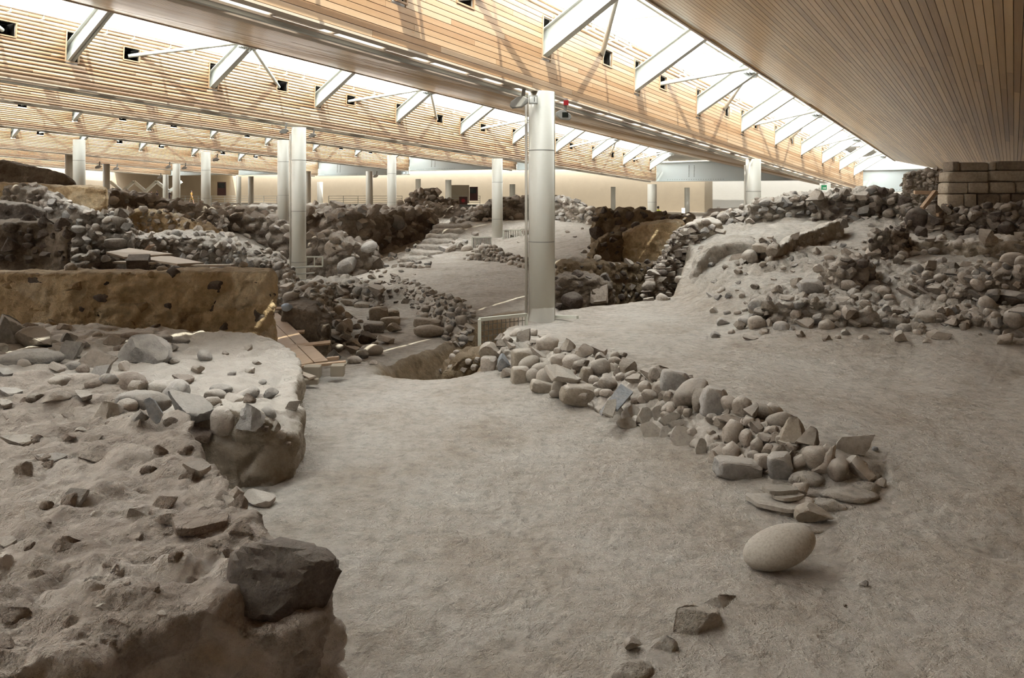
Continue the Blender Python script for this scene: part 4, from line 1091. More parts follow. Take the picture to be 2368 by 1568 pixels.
stone(*z6(1130,960,190,190), kind='block', mat='rockgrey', roll=-5, parent=RW)
stone(*z6(1750,800,340,200), kind='angular', mat='rock', roll=-8, parent=RW, hi=True, k=2)
# fill between the big ones
def in_poly(x, y, poly):
    c = False; n = len(poly)
    for i in range(n):
        ax, ay = poly[i]; bx, by = poly[(i + 1) % n]
        if (ay > y) != (by > y) and x < (bx - ax) * (y - ay) / (by - ay) + ax: c = not c
    return c
def zone(poly, n, size, kinds=('angular', 'angular', 'angular', 'round'), mats=('rock',), only=None, asp=(.55, .95), sink=.1, parent='hit', gap=.8, roll=30, maxpx=90):
    xs = [p[0] for p in poly]; ys = [p[1] for p in poly]; done = []; tries = 0
    while len(done) < n and tries < n * 12:
        tries += 1
        px = rnd.uniform(min(xs), max(xs)); py = rnd.uniform(min(ys), max(ys))
        if not in_poly(px, py, poly): continue
        c = cast(px, py)
        if c is None or (only and c[3] not in only): continue
        s = rnd.uniform(*size) * (1 if rnd.random() < .8 else 1.5); w = min(maxpx, s * F / c[0].y); h = w * rnd.uniform(*asp)
        if any(abs(px - a) < (w + e) * .5 * gap and abs(py - b) < (h + g) * .5 * gap for a, b, e, g in done): continue
        done.append((px, py, w, h))
        stone(px, py, w, h, kind=rnd.choice(kinds), mat=rnd.choice(mats), roll=rnd.uniform(-roll, roll), sink=sink, parent=parent)
    return len(done)
zone([(1130,800),(1200,768),(1340,800),(1500,848),(1600,890),(1720,930),(1860,985),(1990,1045),(2010,1110),(1880,1120),(1720,1085),(1560,1020),(1400,960),(1290,905),(1140,850)], 75, (.10, .2), only=[RW], parent=RW, gap=.45)

# cut blocks and cobbles piled against the wall's left part: separate things
T5 = [
 (270,485,265,170,'angular','block',18,'large tan block capping the far left corner of the low wall','stone'),
 (375,580,125,175,'angular','blue',4,'blue grey upright flat stone between tan blocks at the left wall end','stone'),
 (530,550,190,180,'block','block',0,'squared tan ashlar block, upper of two at the left wall end','stone'),
 (510,720,160,180,'block','block',2,'squared tan ashlar block, lower of two standing on the floor','stone'),
 (610,590,200,120,'cobble','cobble',-22,'tilted flat pale cobble touching the squared ashlar block','cobble'),
 (700,625,160,85,'cobble','cobble',-8,'small oval cobble above the big white cobble','cobble'),
 (640,705,130,120,'cobble','cobble',30,'small brown rounded cobble left of the big white cobble','cobble'),
 (775,735,205,180,'cobble','cobble',25,'largest smooth white cobble in the pile before the low wall','cobble'),
 (1145,725,120,180,'block','block',5,'upright wedge shaped tan block right of the pale flat slab','stone'),
 (885,820,150,150,'round','cobble',0,'saddle shaped brown cobble standing beside the big floor block','cobble'),
 (860,885,140,80,'cobble','cobble',5,'flat dark cobble on the floor left of the big floor block','cobble'),
 (1090,890,345,180,'block','block',6,'big rough tan block on the floor carrying a cobble','stone'),
 (1070,812,200,110,'cobble','cobble',8,'oval pale cobble lying on the big rough floor block','cobble'),
 (735,825,240,110,'block','block',14,'low pale plinth stone under the white cobble','stone'),
]
for x, y, w, h, kd, mt, rl, lab, cat in T5:
    px, py, w, h = z5(x, y, w, h)
    o = stone(px, py, w, h, kind=kd, mat=mt, roll=rl, parent=None, label=lab, cat=cat, name='cobble' if cat == 'cobble' else 'stone_block', yaw=.2, sink=0.05 if kd != 'block' else .15)
def slabq(name, label, cat, pts, d, th, mat, thdir=None, parent=None, bev=.006, group=None):
    """flat piece from its corner pixels, each with its own depth; thickness goes away from the viewer or down"""
    c = [P(x, dd_, py=y) for (x, y), dd_ in zip(pts, d)]
    n = (c[1] - c[0]).cross(c[2] - c[0]).normalized()
    if n.y > 0 if thdir is None else n.z < 0: n = -n
    m = len(c); vs = c + [p - n * th for p in c]
    mb = MB().raw(vs, [tuple(range(m)), tuple(range(m, 2 * m))[::-1]] + [(i, (i + 1) % m, m + (i + 1) % m, m + i) for i in range(m)])
    o = mb.build(name, M[mat], parent, bevel=bev)
    bm = bmesh.new(); bm.from_mesh(o.data); bmesh.ops.recalc_face_normals(bm, faces=bm.faces[:]); bm.to_mesh(o.data); bm.free()
    if label: tag(o, label, cat, group)
    return o
def zs(x, y): return (1080 + x / 4.127, 700 + y / 4.127)
slabq('stone_slab', 'pale rectangular flat slab lying over the cobbles of the low wall', 'slab', [zs(750,590),zs(850,580),zs(1000,640),zs(1040,690),zs(1100,720),zs(1060,735),zs(865,715),zs(835,720)], [12.3,12.45,12.5,12.3,12.1,11.95,11.95,11.95], .09, 'cobble', 1, bev=.02)
slabq('stone_slab', 'bluish rectangular slab leaning on the middle of the low wall', 'slab', [zs(1468,770),zs(1588,850),zs(1440,1022),zs(1400,1000),zs(1290,1060),zs(1265,1035)], [11.3,11.15,10.65,10.7,10.55,10.6], .04, 'blue')
slabq('stone_slab', 'thin pale slab piece lying over the lower corner of the bluish slab', 'slab', [zs(1335,930),zs(1425,915),zs(1425,990),zs(1395,1085),zs(1290,1045)], [10.62,10.68,10.5,10.3,10.4], .03, 'slate')
SH = [(1590,1050,135,130,'upright pale slate shard right of the leaning bluish slab',-10),(1705,1095,150,180,'tall pointed slate shard in the middle of the shard row',20),(1812,1060,110,140,'rounded pale slate shard above the row of shards',5),
 (1523,1172,190,110,'hexagonal flat slate lying on the floor below the bluish slab',-5),(1740,1240,225,170,'largest flat slate lying at the foot of the shard row',0),(1895,1250,100,140,'narrow upright slate beside the largest flat slate',15),
 (1420,1115,150,80,'thin dark edged slate shard at the left end of the shards',-25),(1440,1050,100,110,'small crooked slate shard at the foot of the bluish slab',10),(1930,1120,215,90,'long pointed slate lying flat on top of the shards',-12),(2010,1160,170,60,'thin slate tip poking right out of the shards',-5)]
for x, y, w, h, lab, rl in SH:
    px, py, w, h = z5(x, y, w / 1.1, h / 1.1)
    o = stone(px, py, w, h, kind='slab', mat='slate', roll=0, parent=None, label=lab, cat='slate shard', name='slate_shard', yaw=0, group='slate shards at the foot of the low wall')
    if o:
        s = o.location.y / F; o.scale = (w * s / 2, h * s / 2 * 1.05, .03); o.rotation_euler = Euler((math.radians(60), math.radians(rl), rnd.uniform(-.2, .2)))
S6 = [(310,740,250,170,'broad broken slate leaning below the round wall stones',10,58),(450,820,90,150,'narrow slate standing alone right of the broad broken slate',18,70),(265,680,110,90,'grey slate corner behind the broad broken slate',0,60)]
for x, y, w, h, lab, rl, tl in S6:
    px, py, w, h = z6(x, y, w, h)
    o = stone(px, py, w / 1.1, h / 1.1, kind='slab', mat='slate', roll=0, parent=None, label=lab, cat='slate shard', name='slate_shard', yaw=0, group='slate shards at the foot of the low wall')
    if o:
        s = o.location.y / F; o.scale = (w * s / 2, h * s / 2, .03); o.rotation_euler = Euler((math.radians(tl), math.radians(rl), -.1))
F6 = [(770,1010,350,150,'block','rockgrey',8,'long grey flat boulder on the floor at the foot of the low wall'),(1315,1195,200,160,'angular','rock',0,'angular stone on the earth just past the end of the low wall'),
 (1345,1305,170,110,'round','rock',-8,'pitted lumpy stone beside the stacked slates'),(1450,1415,350,170,'angular','block',6,'half buried pale boulder right of the stacked slates'),
 (1740,1215,470,130,'round','ground',4,'long dust covered mound of stone below the wall end'),(1870,1145,300,90,'round','ground',3,'low dust covered stone just under the wall end'),(1550,1300,300,110,'round','ground',12,'dust covered stone behind the half buried boulder'),(1370,1085,290,150,'round','ground',5,'rounded earth covered stone under the last wall stones'),(1320,1500,340,90,'round','ground',5,'flat dust covered stone above the big smooth stone'),(1975,1090,90,100,'angular','block',10,'small tan stone sunk in the hole at the wall end')]
for x, y, w, h, kd, mt, rl, lab in F6:
    stone(*z6(x, y, w, h), kind=kd, mat=mt, roll=rl, parent=None, label=lab, cat='stone', name='stone', yaw=.1, sink=.3 if mt == 'ground' else .12, hi=True)
# stack of thin slates
SL = [(1160,1262,170,24,.0,'top left slate'),(1215,1296,170,40,.0,''),(1180,1335,230,50,.0,''),(1190,1385,190,34,.0,'')]
st = empty("slate_stack"); tag(st, "stack of four thin broken slates lying flat on the floor", "slate stack")
base = cast(z6(1200,1390,1,1)[0], z6(1200,1390,1,1)[1])
st.location = base[0]
for k, (dx, w, dpt, hgt, rz) in enumerate([(.02, .42, .30, .0, .1), (-.04, .62, .42, .045, -.15), (.06, .34, .22, .10, .2), (.0, .36, .2, .145, -.1)]):
    o = bpy.data.objects.new('slate', lib('slab', 'slate', k)); o.scale = (w / 2, dpt / 2, .022); o.location = (dx, .12 + k * .04, hgt + .02); o.rotation_euler = (0, .02, rz); link(o, st)

# the big smooth stone and its neighbours on the street floor
o = stone(1803, 1300, 178, 84, 'cobble', 'cobble', roll=-17, dep=.9, parent=None, label='large smooth oval stone lying alone on the street floor', cat='stone', name='smooth_stone', hi=True, yaw=.15, sink=0.02, k=1)
o.location.z = .155; 
NEARS = [(1998,1352,30,16,'angular','rockgrey','small purple grey pebble right of the large smooth stone','pebble'),(1954,1401,12,8,'angular','rock','tiny brown pebble on the floor below the smooth stone','pebble'),(2023,1040,18,11,'round','blue','small dark bluish pebble behind the end of the low wall','pebble'),
 (1620,1432,150,90,'angular','ground','largest half buried rock on the street floor in front','stone'),(1535,1485,100,62,'angular','ground','half buried rock left of the largest buried rock','stone'),(1462,1548,110,60,'round','ground','buried rock at the bottom edge of the street floor','stone'),
 (1668,1385,100,48,'angular','ground','flat pointed buried rock above the largest buried rock','stone'),(1765,1272,70,46,'angular','ground','small buried rock peeking behind the large smooth stone','stone'),(1468,1495,50,34,'angular','rock','small dark rock left of the buried rocks','stone'),
 (1330,910,22,12,'angular','rock','tiny chip of stone beside the floor block','pebble'),(2110,770,0,0,'','','','')]
for x, y, w, h, kd, mt, lab, cat in NEARS:
    if w: stone(x, y, w, h, kd, mt, parent=None, label=lab, cat=cat, name='pebble' if cat == 'pebble' else 'buried_rock', yaw=.3, sink=.5 if mt == 'ground' else 0, hi=w > 60)

# ---------------------------------------------------------------- stones of the left foreground
z3 = lambda x, y, w, h: (x / 2.959, 720 + y / 2.959, w / 2.959 * 1.08, h / 2.959 * 1.08)
B3 = [(50,175,170,270,'angular','rockgrey',0,'tall grey boulder cut off by the left edge'),(265,205,310,160,'angular','rock',5,'pale broad boulder second from the left edge'),(487,275,150,195,'angular','rockgrey',5,'upright grey boulder before the brown wall'),
 (665,345,215,190,'angular','rock',20,'rounded boulder left of the largest pale boulder'),(970,300,410,265,'angular','rockgrey',4,'largest pale angular boulder on the left rubble'),(195,335,420,130,'round','rockgrey',-3,'long flat grey boulder below the left boulders'),
 (1290,665,350,225,'angular','rockgrey',12,'big angular boulder over the plastered recess'),(1523,748,175,190,'round','rock',0,'rounded boulder over the middle of the plastered recess'),(1722,738,245,220,'angular','rockgrey',-20,'angular boulder at the right corner of the wall stub'),
 (980,622,340,140,'round','rockgrey',8,'flat grey layered boulder left of the upright slate'),(740,697,270,165,'angular','rock',-25,'tan tilted boulder lying on the near wall top')]
for x, y, w, h, kd, mt, rl, lab in B3:
    stone(*z3(x, y, w, h), kind=kd, mat=mt, roll=rl, parent=None, label=lab, cat='boulder', name='boulder', hi=True, yaw=rnd.uniform(-.3, .3), sink=.22)
o = stone(*z3(1066,735,130,170), kind='slab', mat='blue', parent=None, label='thin blue grey slate standing upright in the crack between two walls', cat='slate', name='slate', yaw=0, sink=0)
s = o.location.y / F; o.scale = (55 / 2.959 * s * .8, 95 / 2.959 * s, .02); o.rotation_euler = Euler((math.radians(78), math.radians(-25), .3)); o.location += Vector((0, -.05, .05))
P3 = [(745,465,120,90,'r'),(900,500,210,160,'r'),(1080,540,170,120,'r'),(1170,340,110,80,'a'),(870,650,130,100,'r'),(960,720,160,100,'a'),(1340,820,250,130,'a'),(390,590,180,90,'a'),(250,600,120,80,'a'),(570,580,150,90,'a'),(1600,600,130,110,'a'),
 (1640,1320,160,160,'a'),(1620,1240,130,100,'a'),(1340,1080,180,130,'a'),(520,1270,170,160,'a'),(1130,1310,160,120,'a'),(1130,1430,210,90,'a'),(130,890,230,110,'a'),(280,1000,160,90,'a'),(350,1010,190,90,'a'),
 (640,870,120,60,'a'),(470,860,130,60,'a'),(560,815,80,40,'a'),(830,260,90,60,'r'),(1100,190,140,60,'r'),(900,170,130,50,'r'),(1220,205,150,60,'r'),(70,560,180,90,'a'),(30,640,120,90,'a'),(420,480,160,80,'r'),(660,500,180,70,'r'),(570,400,90,70,'r'),(1510,540,150,80,'r'),(1450,620,120,80,'r'),(1250,470,160,90,'a'),(1700,610,90,90,'a'),(1880,790,110,90,'a'),(1920,840,90,70,'r'),(1960,900,60,40,'a'),(1800,790,80,70,'a')]
for x, y, w, h, k in P3:
    stone(*z3(x, y, w, h), kind={'a': 'angular', 'r': 'round'}[k], mat=rnd.choice(['nearwall', 'rock', 'rockgrey']), sink=.22)
stone(*z3(2000,655,100,85), kind='angular', mat='rock', parent=None, label='small squarish stone on the street floor at the wall stub', cat='stone', name='stone', yaw=.3, sink=.05)
stone(*z3(1770,1292,230,120), kind='angular', mat='rock', parent=None, label='crumbly pale lump on the street floor beside the near wall', cat='stone', name='stone', yaw=-.3, sink=.1, hi=True)
o = stone(*z3(1360,1462,270,95), kind='slab', mat='nearwall', parent=None, label='pale flat stone lying on the near wall top', cat='stone', name='stone', yaw=-.1, sink=.1)
o.scale = (.14, .10, .022); o.rotation_euler = (.1, .05, .2)
cb = stone(656, 1338, 250, 190, 'boulder', 'darkrock', roll=14, dep=.9, parent=None, label='big dark brown boulder on the corner of the nearest wall', cat='boulder', name='boulder', hi=True, yaw=.4, dist=3.68, k=3)
zone([(0,900),(380,960),(500,1110),(600,1250),(520,1330),(470,1390),(0,1540)], 46, (.05, .16), ('angular',), ('nearwall', 'nearwall', 'nearwall', 'rock'), only=[R['near']], sink=.6, gap=1.0, maxpx=70)
zone([(0,740),(600,800),(650,900),(660,1000),(430,930),(0,900)], 40, (.12, .3), ('angular', 'round'), ('rock', 'rockgrey'), only=[R['second']], sink=.2, gap=.9)

# ---------------------------------------------------------------- rubble stones of every ruin, set where the photograph shows them
RG = ('rock', 'rock', 'rockgrey')
def zr(names, poly, n, size, **kw):
    kw.setdefault('sink', .28)
    return zone(poly, n, size, only=[R[k] for k in names], **kw)
allp = [(0,360),(2368,360),(2368,830),(0,830)]
zr(['curved'], [(900,640),(1110,700),(1100,800),(960,780),(880,660)], 150, (.12, .26), mats=RG, gap=.55)
zr(['cobwall'], [(1070,570),(1222,570),(1222,665),(1070,640)], 170, (.16, .30), kinds=('round', 'cobble'), mats=('rock', 'cobble'), gap=.6, asp=(.7, 1))
zr(['curb'], [(940,600),(1150,600),(1150,680),(940,680)], 40, (.2, .4), kinds=('block', 'round'), gap=.8)
zr(['lane', 'laneback'], [(630,650),(900,650),(900,790),(630,790)], 130, (.16, .38), mats=RG, gap=.65)
zr(['mid'], [(160,540),(690,540),(690,670),(160,670)], 190, (.16, .42), mats=RG, gap=.7)
zr(['leftpile', 'knob'], [(0,420),(330,420),(330,600),(0,600)], 90, (.18, .45), mats=RG, gap=.8)
zr(['adobe'], [(0,500),(170,500),(170,600),(0,600)], 22, (.15, .5), mats=('darkrock',), sink=.3)
zr(['ridge', 'lumps', 'plateau'], [(240,430),(930,430),(930,560),(240,560)], 80, (.3, .9), mats=RG, gap=.9, sink=.4)
zr(['bank'], [(250,480),(530,480),(530,570),(250,570)], 60, (.2, .5), gap=.8)
zr(['massif', 'massif2'], [(690,470),(1010,470),(1010,620),(690,620)], 55, (.35, 1.3), mats=RG, gap=.9, sink=.45)
zr(['gablerub', 'gable'], [(920,440),(1110,440),(1110,490),(920,490)], 60, (.35, .7), gap=.7)
zr(['stepmound', 'stepbank'], [(1005,450),(1390,450),(1390,590),(1005,590)], 170, (.25, .7), mats=RG, gap=.7)
zr(['roomback', 'roomslope', 'roomlow', 'roomleft', 'roomright'], [(1280,480),(1620,480),(1620,710),(1280,710)], 130, (.16, .5), mats=('rock', 'darkrock', 'darkrock'), gap=.9, sink=.45)
zr(['roomright'], [(1500,520),(1610,520),(1610,700),(1480,700)], 70, (.2, .4), kinds=('slab', 'angular'), mats=('rock',), gap=.5, asp=(.3, .5), roll=12)
zr(['crestl', 'roomtop'], [(1590,440),(1900,440),(1900,560),(1590,560)], 120, (.2, .5), mats=RG, gap=.8, sink=.2)
zr(['crestr'], [(1880,440),(2210,440),(2210,600),(1880,600)], 190, (.22, .6), mats=('rock', 'darkrock', 'rockgrey'), gap=.7)
zr(['rubbleback'], [(2080,470),(2368,470),(2368,570),(2080,570)], 130, (.2, .55), mats=('rock', 'darkrock'), gap=.7)
zr(['plasterend'], [(1700,540),(1810,540),(1810,630),(1700,630)], 40, (.14, .34), gap=.7)
zr(['pillar', 'stack'], [(1890,510),(2120,510),(2120,730),(1890,730)], 110, (.14, .42), mats=('rock', 'darkrock'), gap=.7)
zr(['rwall', 'rightlow'], [(2040,600),(2368,600),(2368,810),(2040,810)], 200, (.14, .36), mats=RG, gap=.65)
zr(['front'], [(1740,680),(2170,680),(2170,820),(1740,820)], 90, (.14, .45), mats=RG, gap=.85, sink=.35)
zr(['ledge', 'plaster'], [(1770,500),(2368,500),(2368,640),(1770,640)], 50, (.14, .4), gap=1.0, sink=.25)
zr(['slab'], [(0,630),(635,630),(635,850),(0,850)], 26, (.18, .45), mats=('volcanic', 'darkrock'), sink=.75, gap=1.2)
zr(['gablel'], [(2085,385),(2192,385),(2192,480),(2085,480)], 60, (.12, .3), gap=.6)
zr(['pitlip'], [(1020,810),(1130,810),(1130,880),(1020,880)], 8, (.1, .2), sink=.2)
# loose stones lying on the ground between the ruins
def zg(poly, n, size, **kw): return zone(poly, n, size, only=[floor], parent='hit', **kw)
zg([(640,560),(960,600),(960,700),(860,700),(640,700)], 40, (.12, .35), sink=.15, mats=RG)
zg([(1600,560),(2368,560),(2368,800),(1650,780)], 90, (.1, .34), sink=.22, mats=RG)
zg([(935,668),(985,664),(1040,696),(1088,726),(1092,790),(1050,802),(1008,768),(955,712)], 150, (.14, .34), sink=.15, mats=RG, gap=.5)
zg([(860,560),(1000,540),(1000,620),(860,620)], 24, (.2, .4), mats=RG)
zg([(760,730),(900,740),(860,850),(770,830)], 20, (.15, .35), mats=RG)
zg([(1000,480),(1400,480),(1400,620),(1060,600)], 30, (.15, .4), sink=.15)
z2 = lambda x, y, w, h: (1700 + x / 3.266, 340 + y / 3.266, w / 3.266 * 1.1, h / 3.266 * 1.1)
H2 = [(570,1065,180,85,'block','rockgrey','dark grey squared stone on the pale slope right of centre'),(160,1345,130,115,'round','rock','round brown boulder at the foot of the right slope'),(40,1362,100,80,'angular','rock','small angular boulder left of the round brown boulder'),
 (2090,862,200,95,'round','rock','layered oval boulder on the long ledge at the right edge'),(2120,1285,160,150,'round','rock','rounded boulder low at the right edge'),(1640,952,115,60,'angular','rockgrey','small dark stone on the dusty shelf at right'),(1475,905,120,95,'angular','rock','pair of tilted stones on the dusty shelf at right'),(190,762,110,60,'block','block','pale squared block on the wall end at right centre')]
for x, y, w, h, kd, mt, lab in H2:
    stone(*z2(x, y, w, h), kind=kd, mat=mt, parent=None, label=lab, cat='boulder' if 'boulder' in lab else 'stone', name='boulder' if 'boulder' in lab else 'stone', hi=False, sink=.05)
z7 = lambda x, y, w, h: (600 + x / 3.267, 400 + y / 3.267, w / 3.267 * 1.1, h / 3.267 * 1.1)
L7 = [(900,1105,130,140,'block','block','tall squared block, left one of the group in the sunken lane'),(995,1090,115,80,'block','block','squared block topping the group in the sunken lane'),(990,1140,140,60,'block','block','middle squared block of the group in the sunken lane'),(990,1172,140,60,'angular','block','lower block of the group in the sunken lane'),
 (1032,1192,120,75,'angular','block','angular block in front of the lane block group'),(865,1190,140,85,'block','rockgrey','grey squared boulder on the lane edge'),(830,1275,150,105,'angular','darkrock','dark boulder above the smooth lane boulder'),(845,1365,170,90,'cobble','cobble','smooth oval boulder on the slope into the pit'),
 (955,1272,120,85,'angular','rock','boulder on the brown slope above the pit'),(605,1055,85,90,'cobble','cobble','pale hollowed round stone at the left of the sunken lane'),(1270,1165,185,75,'block','block','upper half of a cut stone trough above the pit'),(1285,1222,210,90,'round','block','lower half of a cut stone trough above the pit'),
 (720,937,65,50,'angular','darkrock','black angular stone on the dusty lane rim'),(658,942,70,50,'round','block','tan rounded stone left of the black stone'),(680,995,120,45,'block','block','left block of the pale kerb in the sunken lane'),(800,1000,130,50,'block','block','right block of the pale kerb in the sunken lane'),
 (668,707,72,40,'round','block','lone rounded stone on the dusty floor beyond the lane'),(870,1060,60,50,'angular','rock','small stone behind the tall squared lane block'),(700,1350,110,70,'angular','rock','brown stone beside the ramp below the lane'),(715,1430,115,60,'round','rock','low brown stone right of the concrete blocks'),(575,1215,130,85,'round','rock','stone beneath the right end of the highest ramp cleat'),(605,1268,115,80,'angular','darkrock','dark stone right of the ramp'),(572,1340,120,70,'round','rock','rounded stone close to the lower ramp planks')]
for x, y, w, h, kd, mt, lab in L7:
    stone(*z7(x, y, w, h), kind=kd, mat=mt, parent=None, label=lab, cat='stone', name='stone', sink=.0, roll=rnd.uniform(-6, 6))

# ---------------------------------------------------------------- earthen steps
es_ = empty('earthen_steps', tuple(P(1020, 40, z=.3))); tag(es_, 'flight of worn dusty steps climbing between the middle columns', 'steps')
for k, (x0, x1, y, d) in enumerate([(925, 1010, 596, 38.6), (948, 1022, 582, 39.8), (962, 1034, 568, 41.2), (975, 1045, 555, 42.6), (984, 1056, 543, 44.2), (992, 1068, 531, 45.8), (1000, 1085, 520, 47.6)]):
    a, b = P(x0, d, py=y), P(x1, d, py=y - 1); c, e = P(x1 + 20, d + 3.2, py=y), P(x0 + 20, d + 3.2, py=y)
    o = mass('step', None, [(a.x, a.y, a.z), ((a.x + b.x) / 2, a.y - .25, a.z), (b.x, b.y, a.z), (c.x, c.y, a.z), ((c.x + e.x) / 2, c.y, a.z), (e.x, e.y, a.z)], a.z - .8, M['ground'], .11, cell=.6, amp=.12, lump=.03, roundit=1, parent=es_, seed=200 + k)
    o.matrix_parent_inverse = Matrix.Translation(-es_.location)

# ---------------------------------------------------------------- ashlar wall at the right
aw = empty('ashlar_wall', tuple(P(2280, 25, z=2.2))); tag(aw, 'wall of large squared ashlar blocks under the dark right-hand ceiling', 'stone wall')
rows = [[(1488,165,1568,275),(1574,172,1900,272),(1905,168,1978,262),(1984,158,2400,262),(2404,160,2700,262)],
        [(1430,278,1898,400),(1905,266,2330,392),(2334,266,2700,388)],
        [(1425,404,1664,530),(1669,402,1900,526),(1908,396,2208,524),(2214,392,2480,522),(2484,392,2700,520)],
        [(1422,534,1620,694),(1625,532,1764,694),(1770,530,2032,704),(2038,530,2148,704),(2152,528,2420,694),(2424,528,2700,694)]]
for ri, r_ in enumerate(rows):
    for bi, (x0, y0, x1, y1) in enumerate(r_):
        d = 25.0 + rnd.uniform(-.04, .04); a = P(1900 + x0 / 4.9, d, py=340 + y1 / 4.9); b = P(1900 + x1 / 4.9, d, py=340 + y0 / 4.9)
        v, f = rock_shape('block', 300 + ri * 7 + bi); v = np.sign(v) * np.abs(v) ** .45
        v[:, 0] *= (b.x - a.x) / 2 * 1.0; v[:, 1] *= .3; v[:, 2] *= (b.z - a.z) / 2 * 1.0
        me = mesh_np('ashlar_block', v, f, M['ashlar'], smooth=True)
        o = bpy.data.objects.new('ashlar_block', me); o.location = (a + b) / 2 + Vector((0, .3, 0)) - aw.location; link(o, aw)
        if ri == 3: o.scale = (1, 1, 1)
a, b = P(2200, 25.35, py=486), P(2440, 25.35, py=380)
child_ = MB().box((a.x, 25.2, a.z - .5), (b.x, 25.6, b.z)).build('core', M['ashlar'], aw); child_.matrix_parent_inverse = Matrix.Translation(-aw.location)
MB().bar(P(2114, 26.6, py=445), P(2192, 26.4, py=446), .2, .12).build('timber_lintel', M['board'])
tl = bpy.data.objects['timber_lintel']; tag(tl, 'reddish timber lintel laid across the rough gable', 'timber')
o = MB().bar(P(2163, 26.3, py=443), P(2132, 26.0, py=482), .12, .12).build('timber_prop', M['board']); tag(o, 'slanting timber prop under the lintel of the rough gable', 'timber')
o = MB().bar(P(2190, 24.9, py=478), P(2166, 24.2, py=497), .12, .1).build('timber_prop', M['board']); tag(o, 'short slanting timber at the foot of the ashlar wall', 'timber')
o = mass('ruined_wall', 'lower gable masonry behind the slanting timber prop', [(*P(2088, 27.4, z=0).xy, 3.0), (*P(2200, 26.8, z=0).xy, 3.0), (*P(2215, 28, z=0).xy, 3.0), (*P(2100, 28.4, z=0).xy, 3.0)], 1.5, M['rubbledark'], .06, cell=.3, amp=.1, lump=.1, seed=71)

# ---------------------------------------------------------------- plank ramp, boards, blocks
rampM = empty('plank_ramp', tuple(P(724, 14.1, py=839))); tag(rampM, 'sloping wooden plank ramp with nailed cleats going down to the floor', 'ramp')
def child(o, par):
    o.parent = par; o.matrix_parent_inverse = Matrix.Translation(-par.location)
    return o
d_of = lambda py: 14.1 + (839 - py) / 117 * 4.4
def rq(pts, name='plank', th=.05, par=rampM, mat='board'):
    return child(slabq(name, None, None, pts, [d_of(y) for _, y in pts], th, mat, 1), par)
zz = lambda x, y: (620 + x / 6.032, 640 + y / 6.032)
A0, A1 = zz(-230, 505), zz(436, 1232); B0, B1 = zz(-50, 505), zz(640, 1192); C0, C1 = zz(135, 505), zz(838, 1166)
for a0, a1, b0, b1 in ((A0, A1, (B0[0] - .8, B0[1]), (B1[0] - 1.2, B1[1])), ((B0[0] + .8, B0[1]), (B1[0] + 1.2, B1[1]), C0, C1)):
    c = [P(a0[0], 18.5, py=a0[1]), P(a1[0], 13.95, py=a1[1]), P(b1[0], 14.1, py=b1[1]), P(b0[0], 18.5, py=b0[1])]
    if a0 is not A0: c[1] = P(a1[0], 14.1, py=a1[1]); c[2] = P(b1[0], 14.25, py=b1[1])
    vs = c + [p - Vector((0, 0, .05)) for p in c]
    child(MB().raw(vs, [(0,3,2,1),(4,5,6,7),(0,1,5,4),(1,2,6,5),(2,3,7,6),(3,0,4,7)]).build('plank', M['board']), rampM)
for (a, b, dd0) in ((zz(10, 462), zz(190, 462), 18.55), (zz(40, 632), zz(408, 620), 17.75), (zz(75, 812), zz(508, 786), 16.75), (zz(200, 1010), zz(872, 935), 15.35)):
    c0, c1 = P(a[0], dd0, py=a[1] - 1), P(b[0], dd0 + .1, py=b[1] - 1)
    child(MB().bar(c0 + Vector((0, 0, .02)), c1 + Vector((0, 0, .02)), .12, .04, up=(0, -.3, 1)).build('cleat', M['board'], bevel=.004), rampM)
def barpx(name, a, da, b, db, w, h, mat, label, cat, bev=.004):
    o = MB().bar(P(a[0], da, py=a[1]), P(b[0], db, py=b[1]), w, h).build(name, M[mat], bevel=bev)
    if label: tag(o, label, cat)
    return o
barpx('plank', zz(305, 1272), 13.9, zz(1085, 1186), 14.1, .12, .04, 'board', 'long thin plank resting on the two concrete blocks', 'plank')
barpx('plank', zz(150, 1240), 14.6, zz(420, 1205), 14.6, .10, .06, 'board', 'dark timber under the foot of the plank ramp', 'plank')
barpx('plank', zz(820, 1150), 14.6, zz(985, 1132), 14.6, .10, .06, 'board', 'dark timber end right of the ramp foot', 'plank')
def cblock(x0, y0, x1, y1, d, dep, label, cat='concrete block'):
    a = P(*((620 + x0 / 6.032), d), py=640 + y1 / 6.032); b = P(620 + x1 / 6.032, d, py=640 + y0 / 6.032)
    o = MB().box((-(b.x - a.x) / 2, 0, 0), ((b.x - a.x) / 2, dep, b.z - a.z)).build('concrete_block', M['concrete'], bevel=.012)
    o.location = ((a.x + b.x) / 2, d, a.z); o.rotation_euler = (0, 0, .08); tag(o, label, cat, 'blocks by the plank ramp'); return o
cblock(490, 1258, 722, 1420, 13.75, .22, 'left grey concrete block carrying the long thin plank')
cblock(868, 1245, 1052, 1398, 13.8, .22, 'right grey concrete block carrying the long thin plank')
cblock(958, 1216, 1085, 1246, 13.95, .2, 'small flat tile on the right concrete block', 'tile')
cblock(308, 1440, 692, 1512, 13.0, .14, 'long low concrete sill under the two short boards', 'concrete sill')
slabq('board', 'left one of two short weathered boards by the ramp', 'board', [zz(105,1300), zz(170,1285), zz(505,1410), zz(392,1440)], [14.0,14.0,12.98,12.98], .04, 'greyboard', 1)
slabq('board', 'right one of two short weathered boards by the ramp', 'board', [zz(330,1305), zz(405,1290), zz(672,1382), zz(565,1408)], [13.9,13.9,13.0,13.0], .04, 'greyboard', 1)
z4 = lambda x, y: (x / 3.336, 360 + y / 3.336)
